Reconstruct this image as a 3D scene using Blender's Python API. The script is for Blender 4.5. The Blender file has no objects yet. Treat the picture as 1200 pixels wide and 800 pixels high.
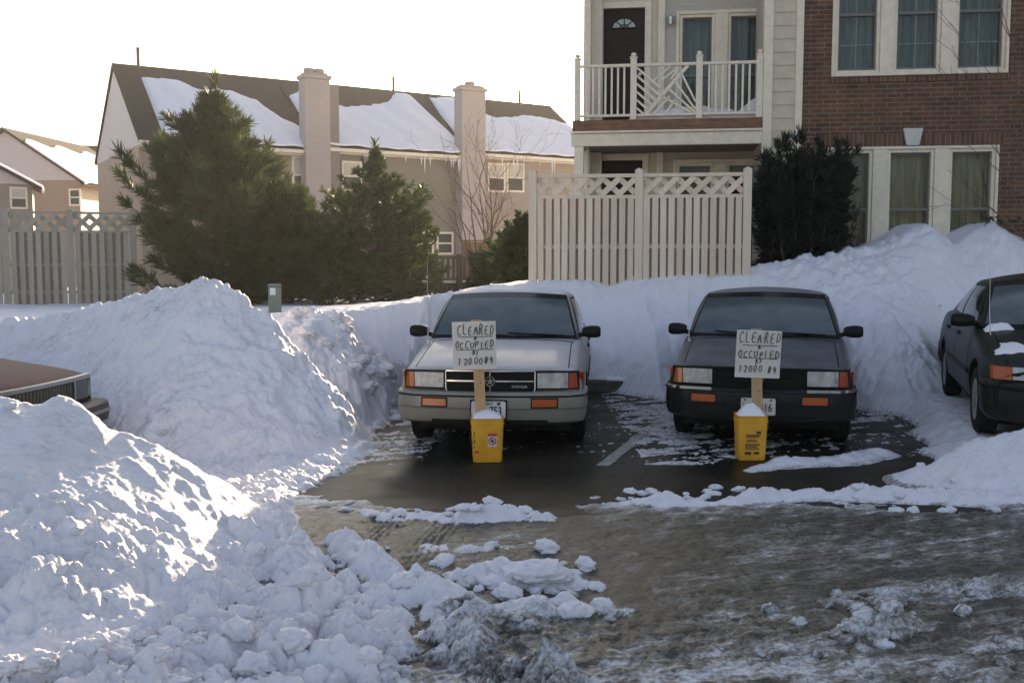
import bpy, bmesh, math, random
import numpy as np
from mathutils import Vector, Matrix, Euler
R = math.radians
SC = bpy.context.scene
COL = SC.collection
rnd = random.Random(7)

# ------------------------------------------------------------------ camera
CAM_H, FPX, PITCH = 1.75, 1167.0, math.atan(95 / 1167.0)
cd = bpy.data.cameras.new('camera'); cam = bpy.data.objects.new('camera', cd); COL.objects.link(cam)
cam.location = (0, 0, CAM_H); cam.rotation_euler = (math.pi / 2 - PITCH, 0, 0)
cd.lens = 35.0; cd.sensor_width = 36.0; cd.clip_start = .1; cd.clip_end = 2000
SC.camera = cam
CP, SP = math.cos(PITCH), math.sin(PITCH)

def ray(px, py):
    """world direction of a point of the 1200x800 photograph"""
    r = (px - 600) / FPX; u = (400 - py) / FPX
    return Vector((r, CP + u * SP, -SP + u * CP))

def at_depth(px, py, d):
    v = ray(px, py); return Vector((0, 0, CAM_H)) + v * (d / v.y)

def at_z(px, py, z=0.0):
    v = ray(px, py); return Vector((0, 0, CAM_H)) + v * ((z - CAM_H) / v.z)

def on_plane(px, py, o, n):
    v = ray(px, py); c = Vector((0, 0, CAM_H))
    return c + v * ((Vector(o) - c).dot(n) / v.dot(n))

# ------------------------------------------------------------------ mesh builder
class MB:
    def __init__(s): s.v = []; s.f = []
    def add(s, vs, fs):
        n = len(s.v); s.v.extend([tuple(p) for p in vs]); s.f.extend([tuple(i + n for i in f) for f in fs]); return s
    def box(s, x0, x1, y0, y1, z0, z1):
        return s.add([(x0,y0,z0),(x1,y0,z0),(x1,y1,z0),(x0,y1,z0),(x0,y0,z1),(x1,y0,z1),(x1,y1,z1),(x0,y1,z1)],
                     [(3,2,1,0),(4,5,6,7),(0,1,5,4),(1,2,6,5),(2,3,7,6),(3,0,4,7)])
    def obox(s, p0, p1, w, t, up=(0,0,1)):
        """bar from p0 to p1, w wide across 'up', t thick along it"""
        p0, p1 = Vector(p0), Vector(p1); d = (p1 - p0).normalized(); up = Vector(up)
        a = d.cross(up).normalized(); b = a.cross(d).normalized()
        vs = []
        for p in (p0, p1):
            for i, j in ((-1,-1),(1,-1),(1,1),(-1,1)): vs.append(p + a * (w / 2 * i) + b * (t / 2 * j))
        return s.add(vs, [(3,2,1,0),(4,5,6,7),(0,1,5,4),(1,2,6,5),(2,3,7,6),(3,0,4,7)])
    def tube(s, pts, rad, n=6, cap=True):
        pts = [Vector(p) for p in pts]
        if not hasattr(rad, '__len__'): rad = [rad] * len(pts)
        base = len(s.v); ref = None
        for i, p in enumerate(pts):
            d = (pts[min(i + 1, len(pts) - 1)] - pts[max(i - 1, 0)]).normalized()
            if ref is None:
                ref = d.orthogonal().normalized()
            a = (ref - d * ref.dot(d)).normalized(); ref = a; b = d.cross(a)
            for k in range(n):
                t = 2 * math.pi * k / n; q = p + (a * math.cos(t) + b * math.sin(t)) * rad[i]; s.v.append(tuple(q))
        for i in range(len(pts) - 1):
            for k in range(n):
                k2 = (k + 1) % n; A = base + i * n; B = A + n
                s.f.append((A + k, A + k2, B + k2, B + k))
        if cap:
            s.f.append(tuple(base + k for k in reversed(range(n)))); L = base + (len(pts) - 1) * n
            s.f.append(tuple(L + k for k in range(n)))
        return s
    def prism(s, outline, y0, y1, ax='y'):
        """2D outline (a,b) extruded; ax='y': (x,z) along y; ax='z': (x,y) along z; ax='x': (y,z) along x"""
        n = len(outline)
        def m(a, b, c):
            return (a, c, b) if ax == 'y' else ((a, b, c) if ax == 'z' else (c, a, b))
        vs = [m(a, b, y0) for a, b in outline] + [m(a, b, y1) for a, b in outline]
        fs = [tuple(range(n)), tuple(reversed(range(n, 2 * n)))] + [(i + n, (i + 1) % n + n, (i + 1) % n, i) for i in range(n)]
        return s.add(vs, fs)
    def lathe(s, prof, n=32, axis='z', c=(0, 0, 0)):
        base = len(s.v); m = len(prof)
        for k in range(n):
            t = 2 * math.pi * k / n
            for r, h in prof:
                if axis == 'z': p = (r * math.cos(t), r * math.sin(t), h)
                else: p = (h, r * math.cos(t), r * math.sin(t))
                s.v.append((p[0] + c[0], p[1] + c[1], p[2] + c[2]))
        for k in range(n):
            k2 = (k + 1) % n
            for j in range(m - 1):
                s.f.append((base + k * m + j, base + k2 * m + j, base + k2 * m + j + 1, base + k * m + j + 1))
        return s
    def grid(s, P, closed=False):
        """P: list of rows of points"""
        base = len(s.v); nr, nc = len(P), len(P[0])
        for row in P:
            for p in row: s.v.append(tuple(p))
        for i in range(nr - 1):
            for j in range(nc - 1 if not closed else nc):
                j2 = (j + 1) % nc
                s.f.append((base + i * nc + j, base + i * nc + j2, base + (i + 1) * nc + j2, base + (i + 1) * nc + j))
        return s
    def slab(s, P, off):
        """closed solid: grid P and the same grid moved by off"""
        nr, nc = len(P), len(P[0]); base = len(s.v); off = Vector(off)
        for row in P:
            for p in row: s.v.append(tuple(p))
        for row in P:
            for p in row: s.v.append(tuple(Vector(p) + off))
        N = nr * nc; I = lambda i, j, k: base + k * N + i * nc + j
        for i in range(nr - 1):
            for j in range(nc - 1):
                s.f.append((I(i,j,0), I(i,j+1,0), I(i+1,j+1,0), I(i+1,j,0)))
                s.f.append((I(i,j,1), I(i+1,j,1), I(i+1,j+1,1), I(i,j+1,1)))
        for i in range(nr - 1):
            s.f.append((I(i,0,0), I(i+1,0,0), I(i+1,0,1), I(i,0,1)))
            s.f.append((I(i,nc-1,0), I(i,nc-1,1), I(i+1,nc-1,1), I(i+1,nc-1,0)))
        for j in range(nc - 1):
            s.f.append((I(0,j,0), I(0,j,1), I(0,j+1,1), I(0,j+1,0)))
            s.f.append((I(nr-1,j,0), I(nr-1,j+1,0), I(nr-1,j+1,1), I(nr-1,j,1)))
        return s
    def mesh(s, name, m=None, smooth=None, fix=True):
        me = bpy.data.meshes.new(name); me.from_pydata(s.v, [], s.f); me.update()
        if fix:
            b = bmesh.new(); b.from_mesh(me); bmesh.ops.recalc_face_normals(b, faces=b.faces); b.to_mesh(me); b.free()
        if m is not None: me.materials.append(m)
        if smooth is not None:
            me.polygons.foreach_set('use_smooth', [True] * len(me.polygons))
            if smooth < 180: me.set_sharp_from_angle(angle=R(smooth))
        return me
    def build(s, name, m, parent=None, smooth=None, bevel=0, loc=None, rot=None, label=None, seg=2, fix=True):
        o = bpy.data.objects.new(name, s.mesh(name, m, smooth, fix)); COL.objects.link(o)
        if parent is not None: o.parent = parent
        if loc is not None: o.location = loc
        if rot is not None: o.rotation_euler = rot
        if label: o['label'] = label
        if bevel:
            b = o.modifiers.new('bevel', 'BEVEL'); b.width = bevel; b.segments = seg; b.limit_method = 'ANGLE'; b.angle_limit = R(40)
            b.harden_normals = False
        return o

def tag(o, label=None, cat=None, group=None, kind=None):
    if label: o['label'] = label
    if cat: o['category'] = cat
    if group: o['group'] = group
    if kind: o['kind'] = kind
    return o

def thing(name, label, cat, loc=(0, 0, 0), rz=0.0, group=None, parent=None):
    o = bpy.data.objects.new(name, None); COL.objects.link(o); o.empty_display_size = .2
    o.location = loc; o.rotation_euler = (0, 0, rz)
    if parent is not None: o.parent = parent
    return tag(o, label, cat, group)

def holder(name, parent, loc=(0, 0, 0), rot=(0, 0, 0)):
    o = bpy.data.objects.new(name, None); COL.objects.link(o); o.parent = parent; o.location = loc; o.rotation_euler = rot
    o.empty_display_size = .1
    return o

def copy_tree(o, parent=None):
    c = o.copy(); COL.objects.link(c); c.parent = parent
    for ch in list(o.children): copy_tree(ch, c)
    return c

def np_mesh(name, V, F, m=None, smooth=False):
    """V (n,3) array, F (k,3|4) array"""
    me = bpy.data.meshes.new(name); n, k, w = len(V), len(F), F.shape[1]
    me.vertices.add(n); me.vertices.foreach_set('co', np.asarray(V, np.float32).ravel())
    me.loops.add(k * w); me.loops.foreach_set('vertex_index', np.asarray(F, np.int32).ravel())
    me.polygons.add(k); me.polygons.foreach_set('loop_start', np.arange(0, k * w, w, dtype=np.int32))
    me.update(calc_edges=True)
    if m is not None: me.materials.append(m)
    if smooth: me.polygons.foreach_set('use_smooth', np.ones(k, bool))
    me.validate(); return me

def link(name, me, parent=None):
    o = bpy.data.objects.new(name, me); COL.objects.link(o)
    if parent is not None: o.parent = parent
    return o

# ------------------------------------------------------------------ noise
def _h(ix, iy, seed):
    with np.errstate(over='ignore'):
        h = (ix.astype(np.int64) * 374761393 + iy.astype(np.int64) * 668265263 + seed * 974634541) & 0xFFFFFFFF
        h = ((h ^ (h >> 13)) * 1274126177) & 0xFFFFFFFF
        h = (h ^ (h >> 16)) & 0xFFFFFFFF
        h = (h * 2246822519) & 0xFFFFFFFF
        return ((h ^ (h >> 15)) & 0xFFFFFF) / float(0x1000000)

def gnoise(x, y, seed=0):
    ix, iy = np.floor(x), np.floor(y); fx, fy = x - ix, y - iy
    ix = ix.astype(np.int64); iy = iy.astype(np.int64)
    def g(a, b):
        t = _h(ix + a, iy + b, seed) * 2 * np.pi
        return np.cos(t) * (fx - a) + np.sin(t) * (fy - b)
    u = fx * fx * fx * (fx * (fx * 6 - 15) + 10); v = fy * fy * fy * (fy * (fy * 6 - 15) + 10)
    return 1.4 * ((g(0,0) * (1 - u) + g(1,0) * u) * (1 - v) + (g(0,1) * (1 - u) + g(1,1) * u) * v)

def fbm(x, y, octv=4, seed=0, gain=.5):
    a, s, t = 1.0, 0.0, 0.0
    for k in range(octv):
        s = s + a * gnoise(x, y, seed + 17 * k); t += a; a *= gain; x = x * 2.03 + 5.1; y = y * 2.03 - 3.7
    return s / t

def lumps(x, y, seed=0, fill=.8):
    """rounded boulders, one per cell, of random size: 0..1"""
    ix, iy = np.floor(x).astype(np.int64), np.floor(y).astype(np.int64)
    out = np.zeros_like(x)
    for a in (-1, 0, 1):
        for b in (-1, 0, 1):
            cx, cy = ix + a, iy + b
            px = cx + .15 + .7 * _h(cx, cy, seed); py = cy + .15 + .7 * _h(cx, cy, seed + 1)
            r = .3 + .4 * _h(cx, cy, seed + 2); on = _h(cx, cy, seed + 3) < fill
            q = 1 - ((x - px) ** 2 + (y - py) ** 2) / (r * r)
            out = np.maximum(out, np.where(on, np.clip(q, 0, 1) ** 1.25 * r * 1.5, 0))
    return out

def billow(x, y, octv=4, seed=0, gain=.5):
    """puffy heaps with creases between them, 0..1"""
    a, s, t = 1.0, 0.0, 0.0
    for k in range(octv):
        s = s + a * np.minimum(1, 1.9 * np.abs(gnoise(x, y, seed + 13 * k))); t += a; a *= gain; x, y = x * 1.7 + y * .9 + 3.1, y * 1.7 - x * .9 - 1.3
    return s / t

def sstep(a, b, x):
    t = np.clip((x - a) / (b - a), 0, 1); return t * t * (3 - 2 * t)

# ------------------------------------------------------------------ materials
def nt(name):
    m = bpy.data.materials.new(name); m.use_nodes = True; t = m.node_tree
    return m, t, t.nodes['Principled BSDF']

def node(t, typ, **kw):
    n = t.nodes.new(typ)
    for k, v in kw.items():
        if k.startswith('_'): setattr(n, k[1:], v)
        else: n.inputs[k.replace('__', ' ')].default_value = v
    return n

def rgba(c): return (c[0], c[1], c[2], 1)

def mat(name, col, rough=.6, metal=0.0, var=.0, vscale=6.0, bump=.0, bscale=40.0, spec=.5, rvar=.0, coat=0.0, stretch=None, col2=None):
    m, t, b = nt(name)
    b.inputs['Base Color'].default_value = rgba(col); b.inputs['Roughness'].default_value = rough
    b.inputs['Metallic'].default_value = metal; b.inputs['Specular IOR Level'].default_value = spec
    b.inputs['Coat Weight'].default_value = coat; b.inputs['Coat Roughness'].default_value = .08
    co = node(t, 'ShaderNodeTexCoord'); vec = co.outputs['Object']
    if stretch:
        mp = node(t, 'ShaderNodeMapping', Scale=stretch); t.links.new(vec, mp.inputs['Vector']); vec = mp.outputs['Vector']
    if var or col2 or rvar:
        n = node(t, 'ShaderNodeTexNoise', Scale=vscale, Detail=6.0, Roughness=.6); t.links.new(vec, n.inputs['Vector'])
        mr = node(t, 'ShaderNodeMapRange'); mr.inputs['From Min'].default_value = .3; mr.inputs['From Max'].default_value = .7
        t.links.new(n.outputs['Fac'], mr.inputs['Value'])
        mx = node(t, 'ShaderNodeMix', _data_type='RGBA')
        a = col2 if col2 else tuple(max(0, c * (1 - var)) for c in col)
        mx.inputs['A'].default_value = rgba(a); mx.inputs['B'].default_value = rgba(tuple(min(1, c * (1 + (0 if col2 else var))) for c in col))
        t.links.new(mr.outputs['Result'], mx.inputs['Factor']); t.links.new(mx.outputs['Result'], b.inputs['Base Color'])
        if rvar:
            m2 = node(t, 'ShaderNodeMapRange'); m2.inputs['To Min'].default_value = max(.02, rough - rvar); m2.inputs['To Max'].default_value = min(1, rough + rvar)
            t.links.new(mr.outputs['Result'], m2.inputs['Value']); t.links.new(m2.outputs['Result'], b.inputs['Roughness'])
    if bump:
        n2 = node(t, 'ShaderNodeTexNoise', Scale=bscale, Detail=4.0); t.links.new(vec, n2.inputs['Vector'])
        bp = node(t, 'ShaderNodeBump', Strength=bump, Distance=.02); t.links.new(n2.outputs['Fac'], bp.inputs['Height'])
        t.links.new(bp.outputs['Normal'], b.inputs['Normal'])
    return m

def brick_mat(name, soldier=False):
    m, t, b = nt(name)
    co = node(t, 'ShaderNodeTexCoord'); sx = node(t, 'ShaderNodeSeparateXYZ'); t.links.new(co.outputs['Object'], sx.inputs[0])
    ad = node(t, 'ShaderNodeMath', _operation='ADD'); t.links.new(sx.outputs['X'], ad.inputs[0]); t.links.new(sx.outputs['Y'], ad.inputs[1])
    cb = node(t, 'ShaderNodeCombineXYZ')
    if soldier:
        t.links.new(ad.outputs[0], cb.inputs['Y']); cb.inputs['X'].default_value = .1
    else:
        t.links.new(ad.outputs[0], cb.inputs['X']); t.links.new(sx.outputs['Z'], cb.inputs['Y'])
    br = node(t, 'ShaderNodeTexBrick', Scale=1.0)
    br.inputs['Brick Width'].default_value = .215; br.inputs['Row Height'].default_value = .0725
    br.inputs['Mortar Size'].default_value = .008; br.inputs['Mortar Smooth'].default_value = .25; br.inputs['Bias'].default_value = -.1
    br.inputs['Color1'].default_value = (.165, .072, .034, 1); br.inputs['Color2'].default_value = (.090, .043, .024, 1); br.inputs['Mortar'].default_value = (.20, .165, .12, 1)
    t.links.new(cb.outputs[0], br.inputs['Vector'])
    n = node(t, 'ShaderNodeTexNoise', Scale=3.0, Detail=8.0); t.links.new(co.outputs['Object'], n.inputs['Vector'])
    hs = node(t, 'ShaderNodeHueSaturation'); t.links.new(br.outputs['Color'], hs.inputs['Color'])
    mr = node(t, 'ShaderNodeMapRange'); mr.inputs['From Min'].default_value = .3; mr.inputs['From Max'].default_value = .7
    mr.inputs['To Min'].default_value = .75; mr.inputs['To Max'].default_value = 1.2
    t.links.new(n.outputs['Fac'], mr.inputs['Value']); t.links.new(mr.outputs['Result'], hs.inputs['Value'])
    t.links.new(hs.outputs['Color'], b.inputs['Base Color']); b.inputs['Roughness'].default_value = .85
    bp = node(t, 'ShaderNodeBump', Strength=.7, Distance=.008); bp.invert = True
    t.links.new(br.outputs['Fac'], bp.inputs['Height']); t.links.new(bp.outputs['Normal'], b.inputs['Normal'])
    return m

def board_mat(name, col, var=.16):
    """painted boards: every board a little different, streaks down its length, grime near the snow"""
    m, t, b = nt(name); co = node(t, 'ShaderNodeTexCoord'); mp = node(t, 'ShaderNodeMapping', Scale=(9, 9, .8)); t.links.new(co.outputs['Object'], mp.inputs[0])
    n = node(t, 'ShaderNodeTexNoise', Scale=3.0, Detail=7.0, Roughness=.65); t.links.new(mp.outputs[0], n.inputs['Vector']); g = node(t, 'ShaderNodeNewGeometry')
    a = node(t, 'ShaderNodeMath', _operation='MULTIPLY_ADD'); a.inputs[1].default_value = .55; t.links.new(g.outputs['Random Per Island'], a.inputs[0]); t.links.new(n.outputs['Fac'], a.inputs[2])
    mr = node(t, 'ShaderNodeMapRange'); mr.inputs['From Min'].default_value = .4; mr.inputs['From Max'].default_value = 1.15; t.links.new(a.outputs[0], mr.inputs['Value'])
    mx = node(t, 'ShaderNodeMix', _data_type='RGBA'); mx.inputs['A'].default_value = rgba((col[0] * (1 - var * 1.6), col[1] * (1 - var * 2.0), col[2] * (1 - var * 2.4))); mx.inputs['B'].default_value = rgba(tuple(c * (1 + var * .5) for c in col))
    t.links.new(mr.outputs[0], mx.inputs['Factor']); t.links.new(mx.outputs['Result'], b.inputs['Base Color']); b.inputs['Roughness'].default_value = .65
    bp = node(t, 'ShaderNodeBump', Strength=.3, Distance=.01); t.links.new(n.outputs['Fac'], bp.inputs['Height']); t.links.new(bp.outputs['Normal'], b.inputs['Normal']); return m

def siding_mat(name, col, pitch=.16, var=.1):
    """lap siding: each board leans out towards its lower edge (bump), with dull weathering"""
    m, t, b = nt(name)
    co = node(t, 'ShaderNodeTexCoord'); sx = node(t, 'ShaderNodeSeparateXYZ'); t.links.new(co.outputs['Object'], sx.inputs[0])
    dv = node(t, 'ShaderNodeMath', _operation='DIVIDE'); dv.inputs[1].default_value = pitch; t.links.new(sx.outputs['Z'], dv.inputs[0])
    fr = node(t, 'ShaderNodeMath', _operation='FRACT'); t.links.new(dv.outputs[0], fr.inputs[0])
    bp = node(t, 'ShaderNodeBump', Strength=1.0, Distance=.02); bp.invert = True
    t.links.new(fr.outputs[0], bp.inputs['Height']); t.links.new(bp.outputs['Normal'], b.inputs['Normal'])
    n = node(t, 'ShaderNodeTexNoise', Scale=1.3, Detail=7.0); t.links.new(co.outputs['Object'], n.inputs['Vector'])
    mx = node(t, 'ShaderNodeMix', _data_type='RGBA')
    mx.inputs['A'].default_value = rgba(tuple(c * (1 - var) for c in col)); mx.inputs['B'].default_value = rgba(tuple(c * (1 + var) for c in col))
    t.links.new(n.outputs['Fac'], mx.inputs['Factor']); t.links.new(mx.outputs['Result'], b.inputs['Base Color'])
    b.inputs['Roughness'].default_value = .6
    return m

def glass_mat(name, tint=.8, refl=.25):
    m, t, b = nt(name); t.nodes.remove(b); out = t.nodes['Material Output']
    tr = node(t, 'ShaderNodeBsdfTransparent'); tr.inputs['Color'].default_value = (tint * .95, tint, tint, 1)
    gl = node(t, 'ShaderNodeBsdfGlossy', Roughness=.03)
    lw = node(t, 'ShaderNodeLayerWeight', Blend=refl); mx = node(t, 'ShaderNodeMixShader')
    t.links.new(lw.outputs['Fresnel'], mx.inputs['Fac']); t.links.new(tr.outputs[0], mx.inputs[1]); t.links.new(gl.outputs[0], mx.inputs[2])
    t.links.new(mx.outputs[0], out.inputs['Surface'])
    return m

def leaf_mat(name, c1, c2, rough=.55):
    m, t, b = nt(name)
    co = node(t, 'ShaderNodeTexCoord')
    n = node(t, 'ShaderNodeTexNoise', Scale=2.2, Detail=5.0); t.links.new(co.outputs['Object'], n.inputs['Vector'])
    g = node(t, 'ShaderNodeNewGeometry')
    ad = node(t, 'ShaderNodeMath', _operation='MULTIPLY_ADD'); ad.inputs[1].default_value = .5; t.links.new(g.outputs['Random Per Island'], ad.inputs[0]); 
    sb = node(t, 'ShaderNodeMath', _operation='SUBTRACT'); sb.inputs[1].default_value = .25; t.links.new(n.outputs['Fac'], sb.inputs[0]); t.links.new(sb.outputs[0], ad.inputs[2])
    mx = node(t, 'ShaderNodeMix', _data_type='RGBA'); mx.inputs['A'].default_value = rgba(c1); mx.inputs['B'].default_value = rgba(c2)
    t.links.new(ad.outputs[0], mx.inputs['Factor']); t.links.new(mx.outputs['Result'], b.inputs['Base Color'])
    b.inputs['Roughness'].default_value = rough
    out = t.nodes['Material Output']
    tl = node(t, 'ShaderNodeBsdfTranslucent'); t.links.new(mx.outputs['Result'], tl.inputs['Color'])
    ms = node(t, 'ShaderNodeMixShader', Fac=.3); t.links.new(b.outputs[0], ms.inputs[1]); t.links.new(tl.outputs[0], ms.inputs[2]); t.links.new(ms.outputs[0], out.inputs['Surface'])
    return m

M = {}
M['white_wood'] = mat('white_wood', (.78, .68, .53), .55, var=.10, vscale=9, bump=.15, bscale=60)
M['cream_wood'] = mat('cream_wood', (.60, .52, .38), .55, var=.08, vscale=5)
M['fence_wood'] = board_mat('fence_wood', (.80, .67, .52), .12)
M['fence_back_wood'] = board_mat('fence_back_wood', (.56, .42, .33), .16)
M['brick'] = brick_mat('brick'); M['soldier'] = brick_mat('soldier', True)
M['siding'] = siding_mat('siding', (.50, .45, .36), .165)
M['siding_tan'] = siding_mat('siding_tan', (.30, .235, .17), .14)
M['siding_grey'] = siding_mat('siding_grey', (.21, .19, .145), .14)
M['siding_pink'] = siding_mat('siding_pink', (.34, .265, .21), .14)
M['gable_siding'] = siding_mat('gable_siding', (.62, .52, .48), .16, .06)
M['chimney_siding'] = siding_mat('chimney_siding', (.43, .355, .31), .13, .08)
M['chimney_shade'] = siding_mat('chimney_shade', (.25, .205, .17), .13, .08)  # darker copy of the chimney siding, paints its shaded right side
M['brown_wall'] = siding_mat('brown_wall', (.36, .25, .17), .12)
M['shingle'] = mat('shingle', (.042, .027, .018), .9, var=.45, vscale=14, bump=.5, bscale=60, stretch=(1, 1, 2.5))
M['door_brown'] = mat('door_brown', (.034, .017, .012), .5, var=.15, spec=.2)
M['deck_wood'] = mat('deck_wood', (.20, .10, .05), .7, var=.45, vscale=4, stretch=(1, 4, 6), bump=.2)
M['dark_wood'] = mat('dark_wood', (.030, .025, .018), .8, var=.3)
M['brown_wood'] = mat('brown_wood', (.14, .085, .055), .8, var=.3, stretch=(3, 3, .6))
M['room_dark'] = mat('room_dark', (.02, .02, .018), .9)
M['pane'] = glass_mat('pane', .88, .25)
M['far_pane'] = mat('far_pane', (.05, .05, .045), .12, var=.4, vscale=1.2)
M['curtain_blue'] = mat('curtain_blue', (.33, .32, .27), .9, vscale=2.2, stretch=(7, 7, .7), col2=(.17, .175, .15))
M['curtain_brown'] = mat('curtain_brown', (.62, .45, .29), .9, vscale=2.2, stretch=(7, 7, .7), col2=(.24, .165, .10))
M['blind'] = mat('blind', (.55, .50, .40), .7, var=.1)
M['keystone'] = mat('keystone', (.60, .58, .52), .7, var=.1, bump=.2)
M['steel'] = mat('steel', (.45, .45, .45), .35, metal=1.0, rvar=.1, vscale=20)
M['pipe'] = mat('pipe', (.12, .06, .045), .6)
M['pedestal'] = mat('pedestal', (.17, .20, .16), .5, var=.12, vscale=8)
M['label_white'] = mat('label_white', (.72, .72, .70), .5)
M['bark'] = mat('bark', (.10, .07, .05), .9, var=.4, vscale=20, bump=.4)
M['twig'] = mat('twig', (.15, .095, .07), .9, var=.3, vscale=20)
M['pine_needle'] = leaf_mat('pine_needle', (.020, .038, .009), (.105, .130, .034))
M['fir_needle'] = leaf_mat('fir_needle', (.022, .040, .011), (.100, .125, .036))
M['yew_leaf'] = leaf_mat('yew_leaf', (.010, .014, .008), (.028, .036, .018))
M['ice'] = mat('ice', (.75, .78, .80), .1, spec=.8)
# ------------------------------------------------------------------ light
SUN_AZ, SUN_EL = R(11.0), R(12.8)      # azimuth from +Y towards +X
w = bpy.data.worlds.new('World'); SC.world = w; w.use_nodes = True
wt = w.node_tree; sky = wt.nodes.new('ShaderNodeTexSky'); sky.sky_type = 'NISHITA'; sky.sun_disc = False
sky.sun_elevation = SUN_EL; sky.sun_rotation = SUN_AZ; sky.air_density = 1.0; sky.dust_density = 3.0; sky.ozone_density = 1.0
hs = wt.nodes.new('ShaderNodeHueSaturation'); hs.inputs['Hue'].default_value = .515; hs.inputs['Saturation'].default_value = .80; wt.links.new(sky.outputs[0], hs.inputs['Color']); wt.links.new(hs.outputs[0], wt.nodes['Background'].inputs['Color']); wt.nodes['Background'].inputs['Strength'].default_value = .12
sl = bpy.data.lights.new('sun', 'SUN'); sl.energy = 5.0; sl.angle = R(.6); sl.color = (1.0, .79, .55)
so = bpy.data.objects.new('sun', sl); COL.objects.link(so)
sd = Vector((math.sin(SUN_AZ) * math.cos(SUN_EL), math.cos(SUN_AZ) * math.cos(SUN_EL), math.sin(SUN_EL)))
so.rotation_euler = sd.to_track_quat('Z', 'Y').to_euler(); so.location = sd * 60
SC.view_settings.view_transform = 'Standard'; SC.view_settings.look = 'None'; SC.view_settings.gamma = 1.0
SC.view_settings.exposure = 1.33
SC.cycles.max_bounces = 6; SC.cycles.transparent_max_bounces = 12; SC.cycles.use_denoising = True
SC.cycles.caustics_reflective = False; SC.cycles.caustics_refractive = False

# ------------------------------------------------------------------ snow material
def snow_mat():
    m, t, b = nt('snow_surface')
    co = node(t, 'ShaderNodeNewGeometry')
    at = node(t, 'ShaderNodeAttribute', _attribute_name='dirt')
    n = node(t, 'ShaderNodeTexNoise', Scale=7.0, Detail=8.0, Roughness=.65); t.links.new(co.outputs['Position'], n.inputs['Vector'])
    # grit: dirt attribute broken up by noise
    s1 = node(t, 'ShaderNodeMath', _operation='SUBTRACT'); s1.inputs[1].default_value = .5; t.links.new(n.outputs['Fac'], s1.inputs[0])
    s2 = node(t, 'ShaderNodeMath', _operation='MULTIPLY_ADD'); s2.inputs[1].default_value = .9; t.links.new(s1.outputs[0], s2.inputs[0]); t.links.new(at.outputs['Fac'], s2.inputs[2])
    mp = node(t, 'ShaderNodeMapping', Scale=(1, 1, 1)); mp.inputs['Rotation'].default_value = (0, 0, R(-18)); t.links.new(co.outputs['Position'], mp.inputs['Vector'])
    mp2 = node(t, 'ShaderNodeMapping', Scale=(4, 22, 4)); t.links.new(mp.outputs[0], mp2.inputs['Vector'])
    st = node(t, 'ShaderNodeTexNoise', Scale=1.0, Detail=7.0, Roughness=.7); t.links.new(mp2.outputs[0], st.inputs['Vector'])
    gr = node(t, 'ShaderNodeTexNoise', Scale=38.0, Detail=5.0, Roughness=.75); t.links.new(co.outputs['Position'], gr.inputs['Vector'])
    q1 = node(t, 'ShaderNodeMath', _operation='SUBTRACT'); q1.inputs[1].default_value = .5; t.links.new(st.outputs['Fac'], q1.inputs[0])
    q2 = node(t, 'ShaderNodeMath', _operation='SUBTRACT'); q2.inputs[1].default_value = .5; t.links.new(gr.outputs['Fac'], q2.inputs[0])
    q3 = node(t, 'ShaderNodeMath', _operation='MULTIPLY_ADD'); q3.inputs[1].default_value = 1.5; t.links.new(q1.outputs[0], q3.inputs[0]); t.links.new(s2.outputs[0], q3.inputs[2])
    q4 = node(t, 'ShaderNodeMath', _operation='MULTIPLY_ADD'); q4.inputs[1].default_value = 1.5; t.links.new(q2.outputs[0], q4.inputs[0]); t.links.new(q3.outputs[0], q4.inputs[2]); s2 = q4
    gate = node(t, 'ShaderNodeMath', _operation='MULTIPLY'); gate.use_clamp = True
    g2 = node(t, 'ShaderNodeMapRange'); g2.inputs['From Max'].default_value = .25; t.links.new(at.outputs['Fac'], g2.inputs['Value'])
    t.links.new(s2.outputs[0], gate.inputs[0]); t.links.new(g2.outputs['Result'], gate.inputs[1])
    cr = node(t, 'ShaderNodeValToRGB'); t.links.new(gate.outputs[0], cr.inputs['Fac'])
    e = cr.color_ramp.elements; e[0].position = 0; e[0].color = (.86, .84, .865, 1); e[1].position = 1; e[1].color = (.034, .031, .022, 1)
    for p, c in ((.3, (.62, .62, .63)), (.55, (.26, .25, .225)), (.8, (.078, .071, .053))):
        q = e.new(p); q.color = rgba(c)
    n3 = node(t, 'ShaderNodeTexNoise', Scale=1.1, Detail=5.0); t.links.new(co.outputs['Position'], n3.inputs['Vector'])
    # sparse specks of grit and bark lying on clean snow
    vo = node(t, 'ShaderNodeTexVoronoi', Scale=9.0); t.links.new(co.outputs['Position'], vo.inputs['Vector'])
    lt = node(t, 'ShaderNodeMath', _operation='LESS_THAN'); lt.inputs[1].default_value = .075; t.links.new(vo.outputs['Distance'], lt.inputs[0])
    gt = node(t, 'ShaderNodeMath', _operation='GREATER_THAN'); gt.inputs[1].default_value = .56; t.links.new(n3.outputs['Fac'], gt.inputs[0])
    sp = node(t, 'ShaderNodeMath', _operation='MULTIPLY'); t.links.new(lt.outputs[0], sp.inputs[0]); t.links.new(gt.outputs[0], sp.inputs[1])
    sp2 = node(t, 'ShaderNodeMath', _operation='MULTIPLY'); sp2.inputs[1].default_value = .55; t.links.new(sp.outputs[0], sp2.inputs[0])
    mx = node(t, 'ShaderNodeMix', _data_type='RGBA'); mx.inputs['B'].default_value = (.22, .20, .17, 1)
    t.links.new(sp2.outputs[0], mx.inputs['Factor']); t.links.new(cr.outputs['Color'], mx.inputs['A'])
    t.links.new(mx.outputs['Result'], b.inputs['Base Color'])
    ro = node(t, 'ShaderNodeMapRange'); ro.inputs['To Min'].default_value = .62; ro.inputs['To Max'].default_value = .27; t.links.new(gate.outputs[0], ro.inputs['Value']); t.links.new(ro.outputs['Result'], b.inputs['Roughness'])
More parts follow.
